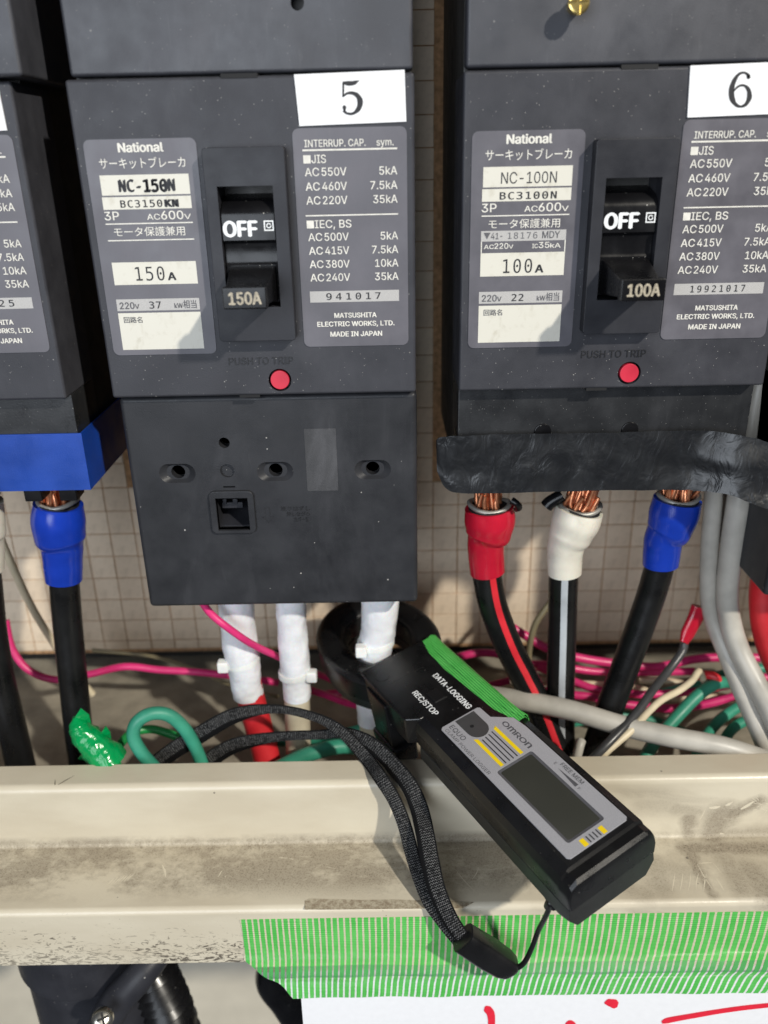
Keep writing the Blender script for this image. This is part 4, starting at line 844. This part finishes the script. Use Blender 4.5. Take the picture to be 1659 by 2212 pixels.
for i in range(n):
    a = 2*math.pi*i/n; ca, sa = math.cos(a), math.sin(a)
    ro = Vector((31.6*ca, 24.4*sa, 0)); ri = Vector((19.6*ca, 14.2*sa, 0))
    rings.append([b.bm.verts.new(Vector((cu, cv, z_))+q) for q, z_ in ((ri, -15.2), (ro, -15.2), (ro*0.99, -19.5), (ro*0.94, -20.2), (ri, -20.2))])
for i in range(n):
    for j in range(5): b.bm.faces.new((rings[i][j], rings[(i+1) % n][j], rings[(i+1) % n][(j+1) % 5], rings[i][(j+1) % 5]))
b.build('clamp_jaw', M['dev2'], dev, smooth=40)
# opening lever under the head
lv = MB().hull8([(-41, -9.4, -3), (-41, -1, -3), (-26, -1, -3), (-26, -9.4, -3)], [(-36, -10.5, -24), (-36, -1, -24), (-22, -1, -24), (-22, -10.5, -24)], 1.0)
lv.hull8([(-38, -11.6, -22), (-38, 0, -22), (-20, 0, -22), (-20, -11.6, -22)], [(-35, -11.2, -33), (-35, 0, -33), (-20, 0, -33), (-20, -11.2, -33)], 1.6, 3)
lv.build('opening_lever', M['dev'], dev, smooth=40)
# face plate
sil = [(0, 0.9), (0.9, 0), (68.9, 0), (69.8, 0.9), (69.8, 24.4), (68.9, 25.4), (19, 25.4), (12.6, 24.6), (7.0, 18.2), (0.8, 18.0), (0, 17.2)]
fp = MB().prism(sil, 'z', 0.2, 0.62, 0.12, 2).build('face_plate', M['silver'], dev)
cut(fp, [MB().prism(rrect(29.0, 65.4, 3.8, 19.5, 1.0, 4), 'z', -2, 3)])
MB().prism(rrect(29.9, 64.5, 4.7, 18.6, 0.8, 4), 'z', 0.30, 0.36).build('display', M['lcd'], dev)
lp = MB(); o1 = rrect(29.0, 65.4, 3.8, 19.5, 1.0, 4); o2 = rrect(30.0, 64.4, 4.8, 18.5, 0.7, 4)
for i in range(len(o1)):
    j = (i+1) % len(o1); lp.poly([(o1[i][0], o1[i][1], 0.56), (o1[j][0], o1[j][1], 0.56), (o2[j][0], o2[j][1], 0.38), (o2[i][0], o2[i][1], 0.38)])
lp.build('display_rim', M['devprint'], dev)
W0 = 0.66
sw = [(0.7, 6.4), (0.7, 15.0)]+[(8.6+4.3*math.cos(a)*1.05, 10.75+4.25*math.sin(a)) for a in [math.radians(d) for d in range(90, -91, -12)]]
MB().prism(sw, 'z', W0-0.03, W0+0.02).build('sensor_window', M['sensor'], dev)
MB().cyl((6.6, 9.9), 0.75, 'z', W0, W0+0.06, 20).build('sensor_hole', M['hole'], dev)
for q in ([(12.6, 15.3), (28.0, 15.3), (28.0, 16.7), (11.8, 16.7)], [(12.2, 6.4), (28.2, 6.4), (28.2, 7.8), (13.2, 7.8)], [(66.5, 7.2), (69.4, 7.2), (69.4, 8.9), (66.5, 8.9)], [(66.5, 15.1), (69.4, 15.1), (69.4, 16.8), (66.5, 16.8)]):
    Ink(lambda u, v: (u, v, W0)).poly(q).build('yellow_marking', M['yellow'], dev)
i2 = Ink(lambda u, v: (u, v, W0))
for v_ in (8.9, 10.6, 12.3, 14.0): i2.rect(14.2-(v_-8.9)*0.2, 28.0, v_-0.22, v_+0.22)
for v_ in (10.0, 11.4, 12.8, 14.2): i2.rect(66.6, 69.2, v_-0.22, v_+0.22)
i2.build('line_marking', M['ink'], dev)
i3 = Ink(lambda u, v: (u, v, W0)).text('EQUO', 1.6, 10.2, 2.9, 2.0, 0.005).text('CLAMP POWER LOGGER', 1.9, 28.3, 0.75, 1.35, 0.0)
[i3.cjk(ch_, a_, b_, 19.2, 21.3, 0.04, fb=False) for ch_, a_, b_ in (('O', 12.2, 15.1), ('m', 15.6, 18.8), ('R', 19.3, 21.7), ('O', 22.0, 24.9), ('n', 25.4, 27.6))]
i3.text('', 0, 1, 0, 1).text('FREE MEM', 40.0, 50.7, 22.9, 1.6, 0.005).text('E', 38.2, 39.0, 21.7, 1.1).text('F', 51.2, 52.0, 20.6, 1.1)
i3.poly([(40.6, 21.5), (50.2, 20.6), (50.2, 22.1)])
i3.build('lettering', M['devprint'], dev)
i4 = Ink(lambda u, v: (u, v, 0.36)).text('DATA-LOGGING', -25.6, -1.8, 13.9, 2.4, 0.026).text('REC/STOP', -22.6, -7.0, 2.0, 2.4, 0.022)
i4.build('lettering', M['printw'], dev)
MB().box(-18.6, -12.2, 6.0, 11.4, -0.6, 0.95, 0.4, 2).build('record_button', M['dev'], dev)
# green film stuck along the head
b = MB(); A_ = [(-45.5, 22.5), (-38, 20.3), (-26, 19.6), (-14, 20.4), (-4, 20.8), (4, 21.4), (10, 22.6), (15, 24.5)]
for lay, (dv, dw) in enumerate(((0, 0.2), (2.8, 0.75))):
    vs = []
    for u_, v_ in A_:
        row = []
        for fr_, drop in ((0, 0), (0.35, 0.25), (0.7, 0.1), (0.95, -1.8), (1.0, -6.5)):
            vt = v_+dv+(29.6-v_-dv)*fr_
            row.append(b.bm.verts.new((u_+random.uniform(-.6, .6), vt+0.25, dw+drop*(1 if fr_ > 0.8 else 1.6)+random.uniform(0, .35))))
        vs.append(row)
    for i in range(len(vs)-1):
        for j in range(4):
            f = b.bm.faces.new((vs[i][j], vs[i+1][j], vs[i+1][j+1], vs[i][j+1]))
            for lp_ in f.loops: lp_[b.uv].uv = (lp_.vert.co.y*1.4, lp_.vert.co.x)
b.build('green_tape', M['gtape_dev'], dev, smooth=60, solid=0.15)

# ------------------------------------------------------------------ wrist strap (tied to the meter's near corner)
strap = empty('wrist_strap', at(1050, 2060, -64), 'black braided wrist strap looping from the meter over the sill edge', 'strap'); off = -at(1050, 2060, -64)
def rib(cpts, wpx):
    L, R = [], []
    n = len(cpts)
    for i, (x_, y_, Y_) in enumerate(cpts):
        a = cpts[max(i-1, 0)]; c = cpts[min(i+1, n-1)]; tx, ty = c[0]-a[0], c[1]-a[1]; m = math.hypot(tx, ty)
        w_ = wpx[i]/2; nx, ny = -ty/m*w_, tx/m*w_
        L.append(at(x_+nx, y_+ny, Y_)+off); R.append(at(x_-nx, y_-ny, Y_)+off)
    return L, R
L, R = rib([(1003, 2030, -66), (972, 1985, -63), (945, 1925, -58), (929, 1860, -50), (918, 1800, -42), (905, 1745, -33), (884, 1697, -29), (850, 1655, -21), (800, 1605, -12), (745, 1583, -6), (690, 1587, -2), (600, 1591, 4), (520, 1606, 6), (470, 1630, 5), (430, 1665, 2)], [33, 36, 39, 41, 41, 40, 38, 37, 31, 25, 21, 22, 32, 36, 38])
MB().ribbon(L, R, 0.7).build('band', M['strap'], strap, smooth=60)
L, R = rib([(988, 2036, -65), (962, 2005, -62.5), (925, 1950, -57.5), (905, 1895, -50), (889, 1840, -42), (873, 1780, -35), (852, 1728, -30), (824, 1683, -27.5), (790, 1636, -13), (735, 1578, -8), (675, 1547, -3), (592, 1531, 2), (508, 1545, 4), (430, 1588, 5), (370, 1625, 3), (320, 1665, 2)], [20, 20, 24, 29, 31, 30, 30, 31, 30, 25, 20, 20, 34, 38, 38, 38])
MB().ribbon(L, R, 0.7).build('band', M['strap'], strap, smooth=60)
c0, c1 = at(998, 2024, -66)+off, at(1108, 2094, -66)+off; ax = (c1-c0).normalized(); sd = ax.cross(Vector((0, -1, 0))).normalized(); dp = Vector((0, 1, 0))
def csec(t_, hw, hd):
    c = c0.lerp(c1, t_); out = []
    for i in range(16):
        a = 2*math.pi*i/16; ca, sa = math.cos(a), math.sin(a)
        out.append(c+sd*(hw*math.copysign(abs(ca)**0.6, ca))+dp*(hd*math.copysign(abs(sa)**0.6, sa)))
    return out
loft([csec(0, 4.6, 3.4), csec(.02, 5.3, 4.2), csec(.5, 5.6, 4.5), csec(.8, 5.2, 4.3), csec(.93, 4.4, 3.6), csec(1.0, 3.0, 2.6)]).build('cord_stopper', M['dev'], strap, smooth=50)
cord = MB().tube([p+off for p in P([(1095, 2085, -66), (1112, 2092, -67), (1132, 2080, -68), (1150, 2045, -70), (1163, 2010, -73), (1176, 1985, -77), (1186, 1962, -80), (1188, 1945, -81), (1196, 1958, -82), (1214, 1956, -79), (1226, 1950, -74)])], 0.95, n=10, sub=8)
cord.tube([p+off for p in P([(1188, 1950, -81), (1180, 1935, -79), (1172, 1918, -76), (1172, 1908, -75), (1180, 1910, -76), (1188, 1924, -78), (1192, 1940, -80)])], 0.85, n=8, sub=6)
cord.tube([p+off for p in P([(1184, 1958, -81), (1190, 1948, -82.5), (1196, 1958, -82)])], 1.5, n=10, sub=4)
cord.build('cord', M['dev'], strap, smooth=60)

# ------------------------------------------------------------------ striped tape, paper notice
xa, xb = 37.0, 330.0
prof_t = [(-57.25, -281.2, 0), (-57.25, -292, 1), (-57.3, -300.5, 2), (-58.2, -304.4, 3), (-60.2, -308.0, 4), (-60.9, -311, 5), (-61.2, -318.5, 6)]
Pt, _ = spline([Vector((0, p[0], p[1])) for p in prof_t], [0]*len(prof_t), 4)
def tapefn(i, j):
    idx = j*(len(Pt)-1); a = int(min(idx, len(Pt)-2)); p = Pt[a].lerp(Pt[a+1], idx-a)
    x0 = 36.3+max(0, (j-0.36))*1.05*27+(0.5 if j < .36 else 0)+0.6*math.sin(j*9)
    x_ = x0+(xb-x0)*i
    slack = max(0, j-0.3)*max(0, (x_-120)/200)
    return (x_, p.y-slack*1.2+(noise.noise(Vector((x_*0.05, j*3, 0)))*0.7 if 0.35 < j else 0), p.z+0.012*(x_-37)*0)
def tapeuv(i, j):
    q = tapefn(i, j); d_ = q[0]-37; lean = d_/200*j*j*7
    return (q[0]-0.00062*d_*d_+lean, j*38)
mt = MB().grid(tapefn, 150, 26, tapeuv).build('masking_tape', M['masking'], solid=0.12, smooth=60); tag(mt, 'green striped translucent tape holding the paper to the sill', 'tape')
pp = MB().grid(lambda i, j: (57.5+i*280, -59.4-0.8*max(0, (i*280-63)/200)*0.84-j*2.0, -308.6-j*65), 40, 12).build('paper_sheet', M['paper'], solid=0.12, smooth=60)
tag(pp, 'white paper notice with red pen strokes hanging below the sill', 'paper')
def onpaper(x_, y_):
    p = at(x_, y_, -60.5)
    for _ in range(3):
        i_ = (p.x-57.5)/280; j_ = (-308.6-p.z)/65
        p = at(x_, y_, -59.4-0.8*max(0, (i_*280-63)/200)*0.84-j_*2.0-0.25)
    return p
k_red = simple('red_marker', lin(228, 40, 62), 0.5, var=0.06)
for pts_, wd_ in (([(1049, 2174), (1053, 2180), (1060, 2190), (1062, 2212), (1060, 2260)], [5, 17, 17, 15, 14]),
                  ([(1306, 2167), (1316, 2166), (1328, 2169), (1335, 2171)], [4, 16, 20, 10]), ([(1222, 2214), (1232, 2210), (1240, 2218), (1240, 2240)], [6, 12, 12, 10]),
                  ([(1430, 2209), (1445, 2204), (1500, 2194), (1560, 2184), (1620, 2176), (1700, 2168)], [6, 12, 11, 10, 10, 9])):
    Ink(onpaper).stroke(pts_, wd_).build('pen_stroke', k_red, pp)
# marks on the sill: scratches and an old tape remnant
def atz(x, y, Z):
    d = ray(x, y); return CAM + d*((Z-CAM.z)/d.z)
M['scratch'] = simple('scratch_dark', (0.10, 0.085, 0.06), 0.8, var=0.3)
for a_, b_, w_ in (((117, 1712), (119, 1684), 1.6), ((117, 1700), (161, 1675), 1.0), ((165, 1713), (183, 1702), 1.1), ((60, 1713), (65, 1704), 1.8)):
    m_ = ((a_[0]+b_[0])/2+0.5, (a_[1]+b_[1])/2-0.5)
    def onsill(x_, y_):
        p = atz(x_, y_, ZL+0.05)
        return p if p.y > -21.9 else at(x_, y_, -21.9) if False else atz(x_, y_, ZL+0.05-max(0, -22-p.y)**2*0.17)
    Ink(onsill).stroke([a_, m_, b_], [w_*0.5, w_*1.6, w_*0.4]).build('scratch', M['scratch'], sill)
M['clean'] = simple('scraped_clean_paint', (0.66, 0.60, 0.47), 0.5, var=0.05)
M['smear'] = simple('dark_smear', (0.17, 0.135, 0.095), 0.7, var=0.35, nscale=0.8)
rs_ = random.Random(11)
def tr(x_, y_): return atz(x_, y_, ZT+0.05)
def ri(x_, y_): return at(x_, y_, -25.05)
for x_, y_, dx, dy, w_ in [(232+i*7, 1912-i*1.5, 16, -16, 2.2) for i in range(7)]+[(1452+i*17, 1925, 6, -38, 3) for i in range(5)]+[(1506, 1866, 34, 56, 2), (1508, 1865, 30, -2, 2), (1540, 1864, 18, 22, 1.5), (985, 1880, 40, 45, 1.4), (1020, 1900, 14, -26, 1.4), (350, 1868, 8, 26, 5), (470, 1895, 10, -16, 2), (1548, 1898, 16, 26, 3.5)]:
    Ink(tr).stroke([(x_, y_), (x_+dx*.5+rs_.uniform(-2, 2), y_+dy*.5), (x_+dx, y_+dy)], [w_*.3, w_, w_*.3]).build('scrape', M['clean'], sill)
for x_, y_, dx, dy, w_ in [(1532, 1745, 24, -3, 6), (1567, 1740, 16, -8, 5), (1600, 1748, 30, -18, 6), (1555, 1801, 10, 3, 8), (1512, 1770, 12, -22, 1.5)]+[(1632+rs_.uniform(0, 26), 1722+rs_.uniform(0, 34), rs_.uniform(-16, 16), rs_.uniform(-10, 10), 1.4) for i in range(16)]:
    Ink(ri).stroke([(x_, y_), (x_+dx*.5, y_+dy*.5+1), (x_+dx, y_+dy)], [w_*.5, w_, w_*.3]).build('scrape', M['clean'], sill)
k = NT('tape_remnant'); k.color(k.mix(k.ramp(k.noise(k.mm, 0.7, 5, 0.7), 0.38, 0.6), (0.27, 0.215, 0.15, 1), (0.50, 0.45, 0.34, 1))); k.rough(0.5); M['remnant'] = k.m
rm = Ink(lambda x_, y_: atz(x_, y_, ZT+0.06)); rm.poly([(658, 1965), (658, 1945), (668, 1941), (720, 1942), (780, 1944), (850, 1943), (920, 1945), (985, 1946), (1024, 1949), (1000, 1962), (900, 1963), (800, 1964), (720, 1965)])
rmo = rm.build('old_tape', M['remnant'], None); tag(rmo, 'brown dusty remnant of old clear tape stuck on the sill behind the green tape', 'tape')
# ------------------------------------------------------------------ conduit fittings below the sill
cf = empty('conduit_connector', at(190, 2150, -20), 'round black conduit connector with a screw clamp below the sill at left', 'conduit connector'); off = -at(190, 2150, -20)
cA = at(192, 2000, -14)+off
zr = at(140, 2168, -44).z+off.z
MB().cyl((cA.x, cA.y), 30.5, 'z', zr, zr+42, 56, bev=2.5).build('connector_body', M['bezel'], cf, smooth=40)
MB().cyl((cA.x, cA.y), 28.3, 'z', zr-60, zr-0.5, 56, bev=2).build('collar', M['bezel'], cf, smooth=40)
cb_ = [p+off for p in P([(352, 2050, -36), (300, 2110, -44), (245, 2175, -48), (215, 2240, -50)])]
MB().tube(cb_, [5.2, 6.2, 6.6, 6.6], n=22, sub=6).build('clamp_lug', M['bezel'], cf, smooth=60)
sp_ = at(222, 2200, -60)+off
dv = (CAM-at(222, 2200, -60)).normalized(); sx_ = dv.cross(Vector((0, 0, 1))).normalized(); sy_ = sx_.cross(dv)
scw = MB().tube([sp_-dv*8, sp_-dv*1.0, sp_+dv*0.2, sp_+dv*1.2, sp_+dv*1.7], [2.0, 2.0, 4.2, 3.6, 1.8], n=28, sub=1).build('clamp_screw', M['steel'], cf, smooth=70)
cr = MB()
for a_, b_ in ((sx_, sy_), (sy_, sx_)):
    cr.poly([sp_+dv*1.78+a_*2.2+b_*.45, sp_+dv*1.78+a_*2.2-b_*.45, sp_+dv*1.8-a_*2.2-b_*.45, sp_+dv*1.8-a_*2.2+b_*.45])
cr.build('screw_slot', M['hole'], scw)
pts = [p+off for p in P([(300, 2040, -22), (330, 2110, -22), (362, 2180, -22), (392, 2270, -22)])]
Pc, _ = spline(pts, [0]*4, 16); rad = [10.4+1.2*math.sin(i*math.pi*0.5) for i in range(len(Pc))]
MB().tube(Pc, rad, n=26, sub=1).build('corrugated_conduit', M['gloss'], cf, smooth=60)
cable('black_conduit', 'curved black conduit behind the left corner of the paper', 'conduit', [(585, 2070, -8), (592, 2120, -8), (622, 2160, -10), (650, 2215, -12), (664, 2280, -12)], [6, 8.5, 8.5, 8, 8], M['gloss'], n=24)
